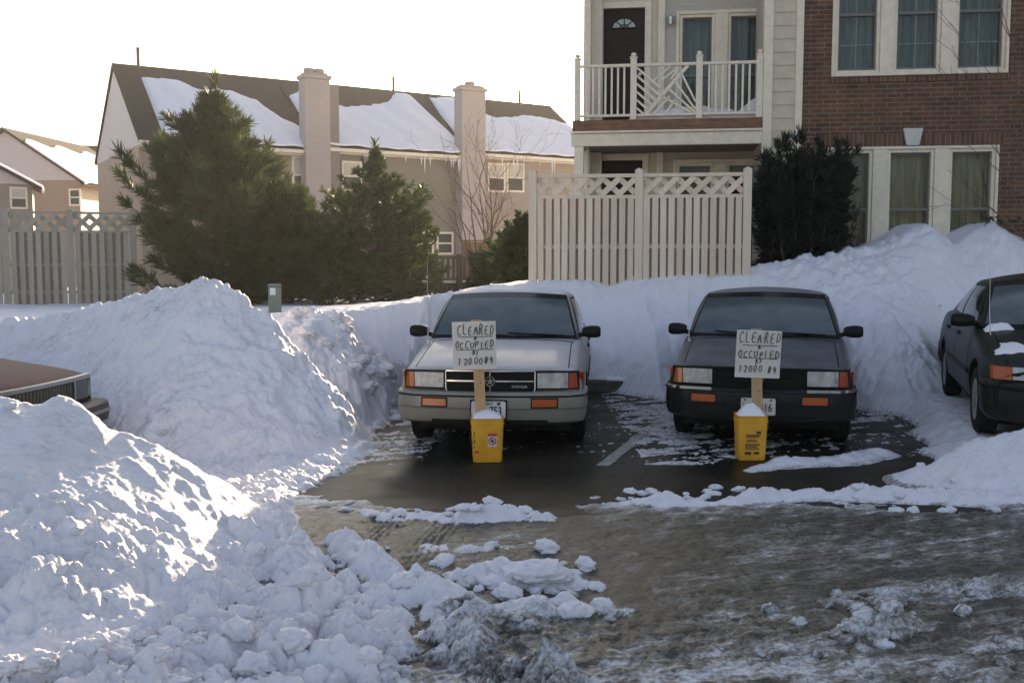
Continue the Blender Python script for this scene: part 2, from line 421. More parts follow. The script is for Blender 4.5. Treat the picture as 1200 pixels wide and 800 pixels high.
    n2 = node(t, 'ShaderNodeTexNoise', Scale=32.0, Detail=7.0, Roughness=.75); t.links.new(co.outputs['Position'], n2.inputs['Vector'])
    bp = node(t, 'ShaderNodeBump', Strength=.55, Distance=.03); t.links.new(n2.outputs['Fac'], bp.inputs['Height']); t.links.new(bp.outputs['Normal'], b.inputs['Normal'])
    b.inputs['Subsurface Weight'].default_value = 0.0
    return m
M['snow'] = snow_mat()
M['clean_snow'] = mat('clean_snow', (.86, .84, .865), .6, var=.03, vscale=3, bump=.3, bscale=30)

def asphalt_mat():
    m, t, b = nt('wet_asphalt')
    co = node(t, 'ShaderNodeTexCoord'); O = co.outputs['Object']
    n = node(t, 'ShaderNodeTexNoise', Scale=.9, Detail=7.0, Roughness=.6); t.links.new(O, n.inputs['Vector'])
    f = node(t, 'ShaderNodeTexNoise', Scale=90.0, Detail=3.0); t.links.new(O, f.inputs['Vector'])
    cr = node(t, 'ShaderNodeValToRGB'); t.links.new(n.outputs['Fac'], cr.inputs['Fac']); e = cr.color_ramp.elements
    e[0].position = .38; e[0].color = (.015, .0135, .009, 1); e[1].position = .66; e[1].color = (.040, .034, .023, 1)
    t.links.new(cr.outputs['Color'], b.inputs['Base Color'])
    ro = node(t, 'ShaderNodeMapRange'); ro.inputs['From Min'].default_value = .35; ro.inputs['From Max'].default_value = .65
    ro.inputs['To Min'].default_value = .30; ro.inputs['To Max'].default_value = .62
    t.links.new(n.outputs['Fac'], ro.inputs['Value']); t.links.new(ro.outputs['Result'], b.inputs['Roughness'])
    b.inputs['Specular IOR Level'].default_value = .08
    mp = node(t, 'ShaderNodeMapping', Scale=(.35, 1, 1)); t.links.new(O, mp.inputs['Vector'])
    n5 = node(t, 'ShaderNodeTexNoise', Scale=6.0, Detail=6.0); t.links.new(mp.outputs[0], n5.inputs['Vector'])
    b1 = node(t, 'ShaderNodeBump', Strength=.25, Distance=.03); t.links.new(n5.outputs['Fac'], b1.inputs['Height'])
    bp = node(t, 'ShaderNodeBump', Strength=.35, Distance=.006); t.links.new(f.outputs['Fac'], bp.inputs['Height']); t.links.new(b1.outputs['Normal'], bp.inputs['Normal'])
    t.links.new(bp.outputs['Normal'], b.inputs['Normal'])
    return m
M['asphalt'] = asphalt_mat()

# thin scattering air added for the veil of backlit glare, one closed box round everything
def glare_haze():
    m = bpy.data.materials.new('glare_veil'); m.use_nodes = True; t = m.node_tree; t.nodes.clear()
    out = t.nodes.new('ShaderNodeOutputMaterial'); v = t.nodes.new('ShaderNodeVolumePrincipled'); v.inputs['Color'].default_value = (.95, .93, .90, 1)
    v.inputs['Density'].default_value = HAZE; v.inputs['Anisotropy'].default_value = .45; t.links.new(v.outputs[0], out.inputs['Volume'])
    tag(MB().box(-290, 290, -110, 430, -1.6, 15).build('glare_haze', m), kind='stuff')
HAZE = .0009
glare_haze()
SC.cycles.volume_bounces = 0
# ground to the horizon, parking lot on it
g = MB(); g.box(-260, 260, -90, 400, -.6, -.10); tag(g.build('ground', M['clean_snow']), kind='structure')
lot = MB(); lot.grid([[(-30, -14, 0), (30, -14, 0)], [(-30, 15, 0), (30, 15, 0)]])
tag(lot.build('parking_lot', M['asphalt'], fix=False), kind='structure')

# ------------------------------------------------------------------ snow heights
XS = np.array([-16, -8, -5.6, -4.4, -3.2, -2.2, -1.75, -1.4, -1.12, -.5, 1.0, 1.4, 1.9, 2.5, 2.9, 3.4, 3.8, 4.2, 4.6, 5.0, 5.5, 6.0, 8, 16])
ED = np.array([12.5, 11.6, 10.9, 10.2, 9.8, 9.8, 9.9, 10.7, 12.6, 13.35, 13.3, 13.0, 12.4, 13.0, 13.4, 13.3, 12.3, 11.3, 10.9, 11.1, 11.8, 12.5, 13.3, 12])
RW = np.array([3.0, 2.2, 2.0, 2.0, 2.2, 2.0, 1.7, 1.5, 1.1, 1.1, 1.4, 2.1, 2.5, 1.6, 1.1, 1.2, 2.4, 3.5, 4.0, 4.0, 3.2, 2.5, 2.0, 3.0])
XH = np.array([-16, -6, -3.5, -2.5, -1.8, -1.0, -.5, .3, 2, 3.3, 4.2, 4.8, 5.3, 5.75, 6.1, 6.5, 6.85, 7.2, 7.7, 8.6, 16])
HH = np.array([.80, .90, .95, 1.02, 1.08, 1.22, 1.33, 1.42, 1.5, 1.56, 1.68, 1.80, 1.86, 2.10, 2.30, 1.98, 2.16, 2.32, 2.06, 2.05, 2.0])

def capsule(x, d, pts):
    """height of a ridge given as (x,d,height,half width); max over its segments"""
    out = np.zeros_like(x)
    for (x0, d0, h0, w0), (x1, d1, h1, w1) in zip(pts[:-1], pts[1:]):
        L = (x1 - x0) ** 2 + (d1 - d0) ** 2
        t = np.clip(((x - x0) * (x1 - x0) + (d - d0) * (d1 - d0)) / L, 0, 1)
        r = np.hypot(x - x0 - t * (x1 - x0), d - d0 - t * (d1 - d0)); wv = w0 + t * (w1 - w0); hv = h0 + t * (h1 - h0)
        q = np.clip(1 - r / wv, 0, 1); out = np.maximum(out, hv * q * q * (3 - 2 * q))
    return out

def snow_height(x, d):
    wx = x + .16 * fbm(x * 1.7, d * 1.7, 4, 3); wd = d + .16 * fbm(x * 1.7, d * 1.7, 4, 8)
    n1 = fbm(x * 1.1, d * 1.1, 5, 21); n2 = fbm(x * 4.5, d * 4.5, 4, 33); n3 = fbm(x * 14, d * 14, 3, 45)
    n2r = 1 - 2 * np.abs(fbm(x * 2.6, d * 2.6, 4, 61))          # ridged
    puff = billow(wx * 2.3, wd * 2.3, 5, 301, .55); puff2 = billow(wx * 6.0, wd * 6.0, 4, 321, .55); fine = fbm(x * 24, d * 24, 3, 341); fine2 = fbm((x * .94 + d * .34) * 9, (d * .94 - x * .34) * 34, 3, 351)
    big = lumps(wx * 2.1, wd * 2.1, 101, .55); mid = lumps(wx * 4.6 + 3, wd * 4.6, 131, .65); sml = lumps(wx * 10, wd * 10 + 1, 151, .6)
    tiny = lumps(wx * 22, wd * 22 + 1, 171, .55)
    # --- bank and yard behind the cars
    ed = np.interp(x + .12 * n1, XS, ED) + .25 * n1; rw = np.interp(x, XS, RW); hh = np.interp(x, XH, HH)
    q = np.clip((d - ed) / rw, 0, 1); prof = np.where(q < 1, np.sin(q * np.pi / 2) ** 1.25, 1)
    back = 1 - sstep(16.3, 21.5, d) * np.clip((hh - .80) / hh, 0, 1)
    rough_b = np.where(d < ed + rw * .95, 1.0, .25) * (q > 0)
    # the foot of the bank, churned up, is rougher on the left of the grey car and by the dark green car
    churn = np.exp(-((x + 1.9) / 1.0) ** 2) * .9 + np.exp(-((x - 4.6) / 1.1) ** 2) * .6 + .26 + .5 * sstep(-6, -9, x)
    lim = np.where((d > 9.0) & (d < 14), .10 + .85 * np.clip(-1.12 - x + .12 * n1, 0, 9) ** 1.1 + 3 * sstep(12.6, 14, d), 9) + 9 * sstep(-.9, -.6, x)
    hh = np.minimum(hh, lim) if True else hh
    bank = hh * prof * back + (q > 0) * (.05 * n1 + .014 * n2) * np.clip(q * 4, 0, 1)
    bank = bank + rough_b * churn * np.clip(q * 5, 0, 1) * (.16 * puff + .06 * puff2 + .06 * mid + .03 * n2r) * (1 - sstep(14.6, 16, d))
    bank = bank + .10 * capsule(x, d, [(-8, 12.3, 1, 1.0), (-5.3, 11.9, 2.2, .9), (-4.2, 11.6, 1, .7)])
    # --- tall ploughed heap
    rx = np.array([-6.5, -5.2, -4.4, -3.9, -3.5, -3.25, -3.05, -2.8, -2.5, -2.2, -1.9, -1.6, -1.35])
    rz = np.array([.95, 1.05, 1.22, 1.34, 1.39, 1.44, 1.40, 1.28, 1.04, .78, .50, .25, .0])
    ry = np.array([11.6, 11.3, 11.0, 10.8, 10.7, 10.6, 10.55, 10.4, 10.2, 10.0, 9.8, 9.6, 9.4])
    hc = np.interp(x + .05 * n1, rx, rz); s0 = d - np.interp(x, rx, ry) - .10 * n1
    wf = np.interp(x, [-6, -4.2, -3.2, -2.2, -1.4], [1.6, 1.9, 2.3, 1.7, .8]); wb = np.interp(x, [-4, -2.8, -1.4], [1.6, 1.0, .6])
    q = np.where(s0 < 0, -s0 / wf, s0 / wb); q = np.clip(q + .05 * n2, 0, 1)
    heap = hc * (1 - q ** 1.15) ** 1.05
    hm = np.clip(heap * 6, 0, 1) * np.clip((1 - q) * 5, 0, 1)
    crest = np.exp(-(s0 / .35) ** 2)
    heap = heap + hm * (.07 * n1 + .08 * (n2r - .4) + .05 * n2 + .010 * fine + .05 * puff + .02 * puff2 + .10 * puff * crest * sstep(-3.3, -2.4, x) + .05 * puff2 * (crest * .8 + .15) + .05 * puff * sstep(.5, 1, q))
    heap = heap + .06 * np.exp(-(((x + 3.2) / .16) ** 2 + ((d - 10.55) / .2) ** 2))
    # --- front left mound
    ridge = np.interp(x, [-6, -4.2, -3.4, -2.9, -2.72, -2.45, -2.2, -1.95, -1.75, -1.5, -1.3], [.90, .92, .92, .84, .84, .68, .60, .42, .24, .06, 0])
    cy = np.interp(x, [-6, -3, -1.4], [5.9, 6.0, 6.25]) + .12 * n1
    s = d - cy
    pr = np.where(s > 0, np.clip(1 - s / .95, 0, 1) ** 1.2, np.clip(1 + s / 2.35, 0, 1) ** 1.05)
    mound = ridge * pr
    mm = np.clip(mound * 5, 0, 1)
    mound = mound + mm * (.05 * n1 + .03 * n2r + .02 * n2 + .03 * puff + .008 * fine + (.15 * puff + .065 * puff2 + .05 * big + .03 * mid + .008 * fine - .06) * sstep(-.45, -1.3, s) + .006 * n3)
    mound = mound + .03 * capsule(x, d, [(-2.75, 6.0, 2, .18), (-2.55, 5.95, 2.2, .16)])
    # --- pile by the right hand end of the spaces
    pl = .20 * sstep(3.55, 4.05, x - .30 * (d - 8.6) + .25 * n1) * sstep(7.25, 7.65, d) + (.018 * n1 + .012 * n2) 
    pr2 = capsule(x, d, [(3.3, 7.75, .10, .45), (3.7, 7.68, .30, .6), (4.1, 7.66, .43, .6), (5.2, 7.5, .38, .5), (7, 7.4, .3, .5)])
    pm = np.clip(pr2 * 6, 0, 1)
    pile = np.maximum(np.where(pl > .02, pl + .02 * n2 + .015 * sml, -.05), pr2 + pm * (.03 * n2r + .05 * puff + .03 * puff2 + .02 * n2 + .006 * fine) - .01)
    # --- loose snow, slush and berms
    edge = np.interp(d, [3, 4.0, 4.6, 5.2, 5.7, 6.3, 7.0, 7.8, 8.6, 10], [.75, .50, .05, -.55, -1.0, -1.33, -1.36, -1.30, -1.22, -1.2]) + .22 * n1 + .08 * n2
    inside = sstep(.18, -.35, x - edge); rutp = fbm(x * 2.0 - d * .5, d * 9 + x * 2, 3, 77)
    loose = inside * (.00 + .19 * puff * sstep(7.0, 6.0, d) + .075 * puff2 + .04 * big * sstep(6.6, 5.8, d) + .03 * mid * sstep(7, 6.3, d) + .02 * sml + .016 * fine - .045 * sstep(6.0, 5.4, d) - .03 * sstep(-.9, -.2, x) + .018 * sstep(6.2, 6.8, d) + .02 * rutp * sstep(6.2, 6.8, d) + .03 * n2 + .05 * n1) + (inside - 1) * .1
    # strip of pushed chunks in the middle and tracks' edges
    strip = capsule(x, d, [(-1.05, 6.0, .15, .20), (-.75, 5.4, .16, .26), (-.35, 4.9, .15, .34), (.05, 4.6, .12, .3)])
    strip = np.maximum(strip, capsule(x, d, [(-.30, 5.35, .12, .22), (.05, 5.25, .16, .28), (.36, 5.2, .13, .18), (.5, 5.15, .05, .1)]))
    strip = np.maximum(strip, capsule(x, d, [(-.1, 4.75, .13, .3), (.3, 4.85, .11, .25), (.55, 4.75, .08, .2)]))
    strip = np.maximum(strip, capsule(x, d, [(-.5, 5.9, .07, .2), (-.15, 5.85, .09, .18), (.1, 6.0, .06, .12)]))
    strip = strip * (.12 + .95 * puff + .35 * puff2 + .25 * mid) - .022
    berm = capsule(x, d, [(-1.0, 6.75, .05, .3), (-.5, 6.62, .07, .26), (-.15, 6.6, .13, .24), (.2, 6.62, .09, .2), (.3, 6.62, .03, .1)])
    berm = np.maximum(berm, capsule(x, d, [(.8, 7.05, .05, .14), (1.1, 7.0, .10, .22), (1.5, 7.0, .05, .2), (1.75, 7.15, .10, .18), (2.2, 7.25, .08, .16), (2.6, 7.25, .11, .2), (3.1, 7.2, .10, .25), (3.7, 7.1, .09, .3)]))
    berm = np.maximum(berm, capsule(x, d, [(2.0, 8.2, .03, .15), (2.4, 8.5, .07, .3), (2.9, 8.6, .07, .3), (3.3, 8.9, .07, .3)]))
    berm = berm * (.25 + .8 * puff + .45 * puff2 + .2 * sml + .06 * fine) - .016
    # slush of the travel lane: ruts run from front left to back right and across
    a = x * .94 + d * .34; c = -x * .34 + d * .94
    rut = fbm(a * 1.3, c * 7.0, 4, 71); rut2 = fbm((x * .5 + d * .87) * 1.5, (d * .5 - x * .87) * 8, 3, 91)
    lane = sstep(7.25, 6.9, d + .8 * n1 + .3 * n2 - .12 * sstep(.4, 1.4, x) + .05) * (1 - sstep(-.2, -.9, x - edge * 0 - .0) * 0)
    cover = np.interp(d, [3.5, 4.6, 5.3, 6.0, 6.6, 7.2], [.034, .026, .018, .014, .012, .004]) + .010 * sstep(2.2, 3.4, x) + .010 * sstep(.3, -.8, x) + .012 * sstep(.4, 1.0, x) * np.exp(-((d - 6.85) / .28) ** 2)
    nearr = np.clip(sstep(5.1, 4.4, d) + sstep(1.8, 3.2, x) * sstep(6.0, 5.2, d) * .7, 0, 1)
    pth = x + 1.05 - .16 * (d - 5) - .05 * (d - 6) ** 2; tread = np.zeros_like(x)
    for o in (0.0, .38): tread = np.maximum(tread, np.exp(-((pth - o + .05 * n1) / .13) ** 4))
    tr2 = tread * (np.sin((pth + .01 * n1) * 2 * np.pi / .045) * .5 + np.sin((d * 1.2 + x) * 2 * np.pi / .09) * .35) * sstep(7.4, 6.4, d)
    slush = lane * (cover + .016 * rut + .008 * rut2 + .005 * n2 + (.012 + .016 * nearr) * (puff2 - .4) + .020 * nearr * (puff - .4) + .0025 * fine2 + .005 * fine + .011 * tr2 * tread - .004 * tread) - (1 - lane) * .05
    ridg = capsule(x, d, [(1.15, 4.35, .02, .2), (1.75, 4.52, .12, .2), (2.05, 4.6, .05, .14)])
    ridg = np.maximum(ridg, capsule(x, d, [(1.6, 4.95, .05, .25), (2.3, 5.1, .10, .3), (3.2, 5.2, .12, .35)]))
    ridg = np.maximum(ridg, capsule(x, d, [(2.1, 4.3, .06, .25), (2.8, 4.5, .10, .3)]))
    ridg = np.maximum(ridg, capsule(x, d, [(-.2, 4.15, .03, .3), (.8, 4.05, .045, .3), (1.6, 3.9, .05, .3)]))
    ridg = ridg * (.2 + .85 * puff + .6 * puff2 + .15 * fine) - .012
    # thin trodden patches around the parked cars
    thin = np.exp(-((d - 10.6) / 2.3) ** 4) * (.030 * rut * 1.3 + .022 * n2 + .018 * n1 + .02 * tiny) - .006 - .05 * (d < 8.45) - .014 * (np.abs(x - .2) < .95) - .008 * (np.abs(x - 3.0) < 1.0) + .008 * np.exp(-((x - 1.5 - .25 * (d - 10)) / .5) ** 2) 
    thin = np.where(x > -2, thin, -.05)
    loose_all = np.maximum.reduce([loose, strip, berm, slush, ridg, thin])
    dirt = np.zeros_like(x)
    isslush = (slush >= loose_all - 1e-6) | (ridg >= loose_all - 1e-6)
    dirt = np.where(isslush, .90 - .30 * sstep(2.0, 3.2, x) * sstep(5.2, 4.4, d) - .30 * sstep(4.7, 4.0, d) + .50 * n1 + .42 * rut + .30 * rut2 + .10 * n2 - .28 * sstep(1.0, 2.6, x) * np.clip(n1 + .15 + .4 * rut, 0, 1) + .20 * fine2 - .5 * sstep(6.5, 7.1, d) , dirt)
    dirt = np.where((ridg >= loose_all - 1e-6), .52, dirt)
    dirt = np.where((strip >= loose_all - 1e-6), .08 + .5 * sstep(4.95, 4.5, d) * sstep(-.6, .2, x) + .2 * sstep(.07, 0, strip), dirt)
    dirt = np.where((thin >= loose_all - 1e-6), .34, dirt)
    dirt = np.where((loose >= loose_all - 1e-6), .34 * sstep(.045, -.01, loose) + .30 * sstep(4.6, 4.1, d) * sstep(.14, .0, loose) + .42 * sstep(-.75, .15, x) * sstep(5.3, 4.6, d) + .15 * np.clip(n2 + .1, 0, 1), dirt)
    dirt = np.where((berm >= loose_all - 1e-6), .06 + .25 * sstep(.03, 0, berm), dirt)
    bank, heap, mound, pile = (np.where(a < .004, -.05, a) for a in (bank, heap, mound, pile))
    H = np.maximum.reduce([bank, heap, mound, pile, loose_all])
    reg = np.zeros(x.shape, np.int8)
    for k, hgt in ((3, bank), (4, pile), (1, heap), (2, mound)):
        reg[(hgt >= H - 1e-6) & (hgt > .03)] = k
    dirt = np.where(reg == 3, np.where(d < ed + .5, .12, .0) * (x > -.8), np.where((reg == 1) | (reg == 2), .06 + .20 * np.clip(n1 + .1, 0, 1) + .16 * np.clip(n2, 0, 1), np.where(reg == 4, .08 + .1 * np.clip(n2, 0, 1), dirt)))
    return H, reg, np.clip(dirt, 0, 1)

DD = np.exp(np.linspace(math.log(3.2), math.log(27.0), 820)); UU = np.concatenate([np.linspace(-1.35, -.62, 130)[:-1], np.linspace(-.62, .62, 780), np.linspace(.62, 1.35, 130)[1:]])
gu, gd = np.meshgrid(UU, DD); gx = gu * gd
HZ, REG, DIRT = snow_height(gx, gd)

def snow_z(x, y):
    h, _, _ = snow_height(np.array([float(x)]), np.array([float(y)])); return max(0.0, float(h[0]))

def build_snow():
    nr, nc = gx.shape
    # full normals, so that neighbouring objects shade without a seam
    P = np.stack([gx, gd, HZ], -1)
    du = np.gradient(P, axis=1); dv = np.gradient(P, axis=0); N = np.cross(du, dv); N /= np.linalg.norm(N, axis=-1, keepdims=True) + 1e-12
    N *= np.sign(N[..., 2:3] + 1e-9)
    idx = np.arange(nr * nc).reshape(nr, nc)
    F = np.stack([idx[:-1, :-1], idx[:-1, 1:], idx[1:, 1:], idx[1:, :-1]], -1).reshape(-1, 4)
    keep = HZ.ravel()[F].max(1) > -.012; F = F[keep]
    fr = np.max(REG.ravel()[F], axis=1)
    Pv, Nv, Dv = P.reshape(-1, 3), N.reshape(-1, 3), DIRT.ravel()
    spec = {0: ('snow', None, None), 3: ('snow_bank', None, None),
            1: ('snow_pile', 'tallest heap of ploughed snow with a pointed top, left of the silver car', 'snow pile'),
            2: ('snow_pile', 'long lumpy mound of snow along the front left, hiding the brown car', 'snow pile'),
            4: ('snow_pile', 'low shovelled pile of snow in front of the dark green car', 'snow pile')}
    for k, (nm, lab, cat) in spec.items():
        Fk = F[fr == k]
        if not len(Fk): continue
        used, inv = np.unique(Fk.ravel(), return_inverse=True)
        me = np_mesh(nm, Pv[used], inv.reshape(-1, 4), M['snow'], True)
        at = me.attributes.new('dirt', 'FLOAT', 'POINT'); at.data.foreach_set('value', Dv[used].astype(np.float32))
        me.normals_split_custom_set_from_vertices(Nv[used].tolist())
        o = link(nm, me)
        if k == 0: tag(o, kind='stuff')
        elif k == 3: tag(o, kind='structure')
        else: tag(o, lab, cat)
build_snow()

# the yards further back, coarser
def build_yard():
    dd = np.exp(np.linspace(math.log(26.9), math.log(205), 80)); uu = np.linspace(-1.2, 1.2, 160)
    u, d = np.meshgrid(uu, dd); x = u * d
    z = .80 - .5 * sstep(27, 40, d) + .10 * fbm(x * .3, d * .3, 4, 5) * sstep(27, 32, d)
    idx = np.arange(x.size).reshape(x.shape)
    F = np.stack([idx[:-1, :-1], idx[:-1, 1:], idx[1:, 1:], idx[1:, :-1]], -1).reshape(-1, 4)
    me = np_mesh('snow_field', np.stack([x, d, z], -1).reshape(-1, 3), F, M['clean_snow'], True); tag(link('snow_field', me), kind='structure')
build_yard()

# worn painted line between the two spaces
def painted_line(p, q, wdt):
    a, b = at_z(*p), at_z(*q); dirv = (b - a).normalized(); n = Vector((dirv.y, -dirv.x, 0)) * wdt / 2; mb = MB(); k = 24
    rows = []
    for i in range(k + 1):
        c = a.lerp(b, i / k); j = .012 * math.sin(i * 2.1) + .01 * math.sin(i * 5.3); rows.append([c - n * (1 + j * 3) + Vector((0, 0, .004)), c + n * (1 - j * 4) + Vector((0, 0, .004))])
    mb.grid(rows); tag(mb.build('painted_line', M['paint']), kind='structure')
M['paint'] = mat('paint', (.30, .30, .27), .6, var=.6, vscale=16)
painted_line((706, 546), (781, 487), .11)

# loose snow lumps
def chunk_mesh(seed, rough=.40):
    b = bmesh.new(); bmesh.ops.create_icosphere(b, subdivisions=4, radius=1.0)
    P = np.array([v.co[:] for v in b.verts])
    f = 1 + rough * fbm(P[:, 0] * 1.3 + seed * 9, P[:, 1] * 1.3 + P[:, 2] * 1.7, 4, seed) + .16 * fbm(P[:, 0] * 3.5 + P[:, 2] * 2, P[:, 1] * 3.5 - P[:, 2] * 3, 3, seed + 5) \
        + .34 * (billow(P[:, 0] * 1.9 + seed + P[:, 2], P[:, 1] * 1.9 + P[:, 2] * 1.1, 4, seed + 9, .6) - .4)
    P = P * f[:, None] * np.array([1, 1, .72])
    for v, p in zip(b.verts, P): v.co = p
    me = bpy.data.meshes.new('snow_chunk'); b.to_mesh(me); b.free(); me.polygons.foreach_set('use_smooth', [True] * len(me.polygons))
    me.materials.append(M['snow']); return me

def chunk_variant(me, dirt):
    m2 = me.copy(); at = m2.attributes.new('dirt', 'FLOAT', 'POINT'); at.data.foreach_set('value', [dirt] * len(m2.vertices)); return m2
_base = [chunk_mesh(s) for s in range(1, 8)]
CH_WHITE = [chunk_variant(m, .03) for m in _base]; CH_GREY = [chunk_variant(m, .33) for m in _base]; CH_BROWN = [chunk_variant(m, .50) for m in _base]
for m in _base: bpy.data.meshes.remove(m)

def put_chunk(x, y, s, meshes, label, group, sink=.35, flat=1.0):
    o = link('snow_chunk', rnd.choice(meshes)); z = snow_z(x, y)
    o.location = (x, y, z + s * .72 * (1 - sink) - s * .3); o.scale = (s * rnd.uniform(.8, 1.3), s * rnd.uniform(.8, 1.2), s * rnd.uniform(.75, 1.05) * flat)
    o.rotation_euler = (rnd.uniform(-.3, .3), rnd.uniform(-.3, .3), rnd.uniform(0, 6.28)); tag(o, label, 'snow chunk', group)

def scatter_chunks():
    r = rnd
    # front left rough snow: keep the picture-space density even
    n = 0
    while n < 160:
        px, py = r.uniform(-40, 470), r.uniform(585, 810)
        if px > 470 - (py - 600) * .1 or (py < 640 and px > 300): continue
        p = at_z(px, py); s = r.choice((.015, .02, .025, .03, .035, .045, .06)) * r.uniform(.8, 1.2)
        p2 = at_z(px, py, snow_z(p.x, p.y)); put_chunk(p2.x, p2.y, s, CH_WHITE, 'white snow lump lying in the churned snow of the front left corner', 'snow lumps in the front left corner'); n += 1
    for k in range(34):
        px, py = r.gauss(600, 55), r.gauss(690, 22); p = at_z(px, py)
        put_chunk(p.x, p.y, r.uniform(.02, .07), CH_WHITE if r.random() < .6 else CH_GREY, 'snow lump in the cluster of chunks pushed up mid-lane, before the silver car', 'snow lumps in the middle of the lane')
    for px, py, s in ((628, 690, .14), (652, 688, .10), (588, 690, .10), (566, 676, .08), (668, 688, .055), (575, 645, .05), (520, 665, .065)):
        p = at_z(px, py); put_chunk(p.x, p.y, s, CH_WHITE, 'snow lump in the cluster of chunks pushed up mid-lane, before the silver car', 'snow lumps in the middle of the lane', flat=.7)
    for k in range(20):
        px = r.uniform(400, 640); py = 603 + r.gauss(0, 7); p = at_z(px, py)
        put_chunk(p.x, p.y, r.uniform(.02, .06), CH_WHITE, 'small snow lump on the short ridge across the wet asphalt, before the silver car', 'snow lumps on the short ridge', flat=.6)
    for k in range(26):
        px = r.uniform(725, 1060); py = 580 + r.gauss(0, 5); p = at_z(px, py)
        put_chunk(p.x, p.y, r.uniform(.02, .055), CH_WHITE, 'small snow lump on the long thin ridge before the black car', 'snow lumps on the long ridge', flat=.7)
    for k in range(26):
        px, py = r.uniform(850, 1200), r.uniform(700, 800); p = at_z(px, py)
        put_chunk(p.x, p.y, r.uniform(.015, .045), CH_GREY if r.random() < .5 else CH_BROWN, 'dirty slush lump lying on the lane at the front right', 'slush lumps at the front right')
    for px, py, s in ((1015, 742, .07), (1040, 745, .06), (998, 750, .05)):
        p = at_z(px, py); put_chunk(p.x, p.y, s, CH_GREY, 'dirty slush lump lying on the lane at the front right', 'slush lumps at the front right', flat=.8)
    for k in range(30):
        px, py = r.uniform(345, 470), r.uniform(395, 500); 
        p = at_depth(px, py, 10.8 + r.random()); put_chunk(p.x, min(p.y, 12.5), r.uniform(.04, .11), CH_WHITE, 'sunlit snow lump on the broken bank between tallest heap and silver car', 'snow lumps beside the silver car')
    for k in range(16):
        px, py = r.uniform(1040, 1200), r.uniform(515, 580); p = at_z(px, py, .15)
        put_chunk(p.x, p.y, r.uniform(.02, .06), CH_WHITE, 'snow lump on the low pile in front of the dark green car', 'snow lumps on the right pile')
scatter_chunks()
# ------------------------------------------------------------------ brick and siding townhouse on the right
def wall_cells(mb, x0, x1, z0, z1, holes, y0, y1):
    xs = sorted({x0, x1, *[h[0] for h in holes], *[h[1] for h in holes]}); zs = sorted({z0, z1, *[h[2] for h in holes], *[h[3] for h in holes]})
    for a, b in zip(xs[:-1], xs[1:]):
        for c, d in zip(zs[:-1], zs[1:]):
            if any(a >= h[0] - 1e-6 and b <= h[1] + 1e-6 and c >= h[2] - 1e-6 and d <= h[3] + 1e-6 for h in holes): continue
            mb.box(a, b, y0, y1, c, d)
    return mb

TH_O = Vector((4.59, 16.0, 0)); TH_RZ = R(-8)
TH_X = Vector((math.cos(TH_RZ), math.sin(TH_RZ), 0)); TH_Y = Vector((-math.sin(TH_RZ), math.cos(TH_RZ), 0))
def fac(px, py, off=0.0):
    p = on_plane(px, py, TH_O + TH_Y * off, TH_Y) - TH_O
    return p.dot(TH_X), p.z

def curtain(x0, x1, z0, z1, y, amp=.03, seed=0, gap=None):
    mb = MB(); r = random.Random(seed); ph = r.random() * 6; rows = []
    for k in range(7):
        z = z0 + (z1 - z0) * k / 6; row = []
        for i in range(41):
            x = x0 + (x1 - x0) * i / 40; row.append((x, y + amp * math.sin(x * 38 + ph + .3 * math.sin(k + x * 9)) + amp * .5 * math.sin(x * 91), z))
        rows.append(row)
    mb.grid(rows); return mb

def make_window(root, x0, x1, z0, z1, y, cm, grid=None, seed=0, rail=.5, room=True):
    """double hung window: frame > pane, sash, curtain, interior"""
    mb = MB(); f = .05
    for a, b, c, d in ((x0, x0 + f, z0, z1), (x1 - f, x1, z0, z1), (x0 + f, x1 - f, z0, z0 + f), (x0 + f, x1 - f, z1 - f, z1)): mb.box(a, b, y - .03, y + .12, c, d)
    wo = mb.build('window', M['white_wood'], root, bevel=.006)
    zm = z0 + (z1 - z0) * rail; s = MB()
    s.box(x0 + f, x1 - f, y + .015, y + .06, zm - .022, zm + .022)
    for a, b in ((x0 + f, x0 + f + .028), (x1 - f - .028, x1 - f)): s.box(a, b, y + .02, y + .06, z0 + f, zm - .022); s.box(a, b, y + .045, y + .085, zm + .022, z1 - f)
    s.box(x0 + f + .028, x1 - f - .028, y + .02, y + .06, z0 + f, z0 + f + .035); s.box(x0 + f + .028, x1 - f - .028, y + .045, y + .085, z1 - f - .03, z1 - f)
    s.build('sash', M['sash_dark'], wo)
    p = MB(); p.box(x0 + f + .01, x1 - f - .01, y + .063, y + .067, z0 + f, z1 - f); p.build('pane', M['pane'], wo)
    if grid:
        gm = MB(); nx, nz = grid
        for k in range(1, nx): xx = x0 + (x1 - x0) * k / nx; gm.box(xx - .009, xx + .009, y + .072, y + .084, z0 + f, z1 - f)
        for k in range(1, nz): zz = z0 + (z1 - z0) * k / nz; gm.box(x0 + f, x1 - f, y + .0725, y + .0835, zz - .009, zz + .009)
        gm.build('muntin', M['muntin'], wo)
    if cm is not None:
        c = curtain(x0 + .02, x1 - .02, z0 + .02, z1 - .02, y + .2, .025, seed); c.build('curtain', cm, wo, smooth=60)
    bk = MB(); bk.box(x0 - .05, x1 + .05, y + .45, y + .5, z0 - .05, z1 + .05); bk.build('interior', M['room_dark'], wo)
    return wo
M['sash_dark'] = mat('sash_dark', (.16, .15, .12), .5); M['muntin'] = mat('muntin', (.42, .45, .42), .5)

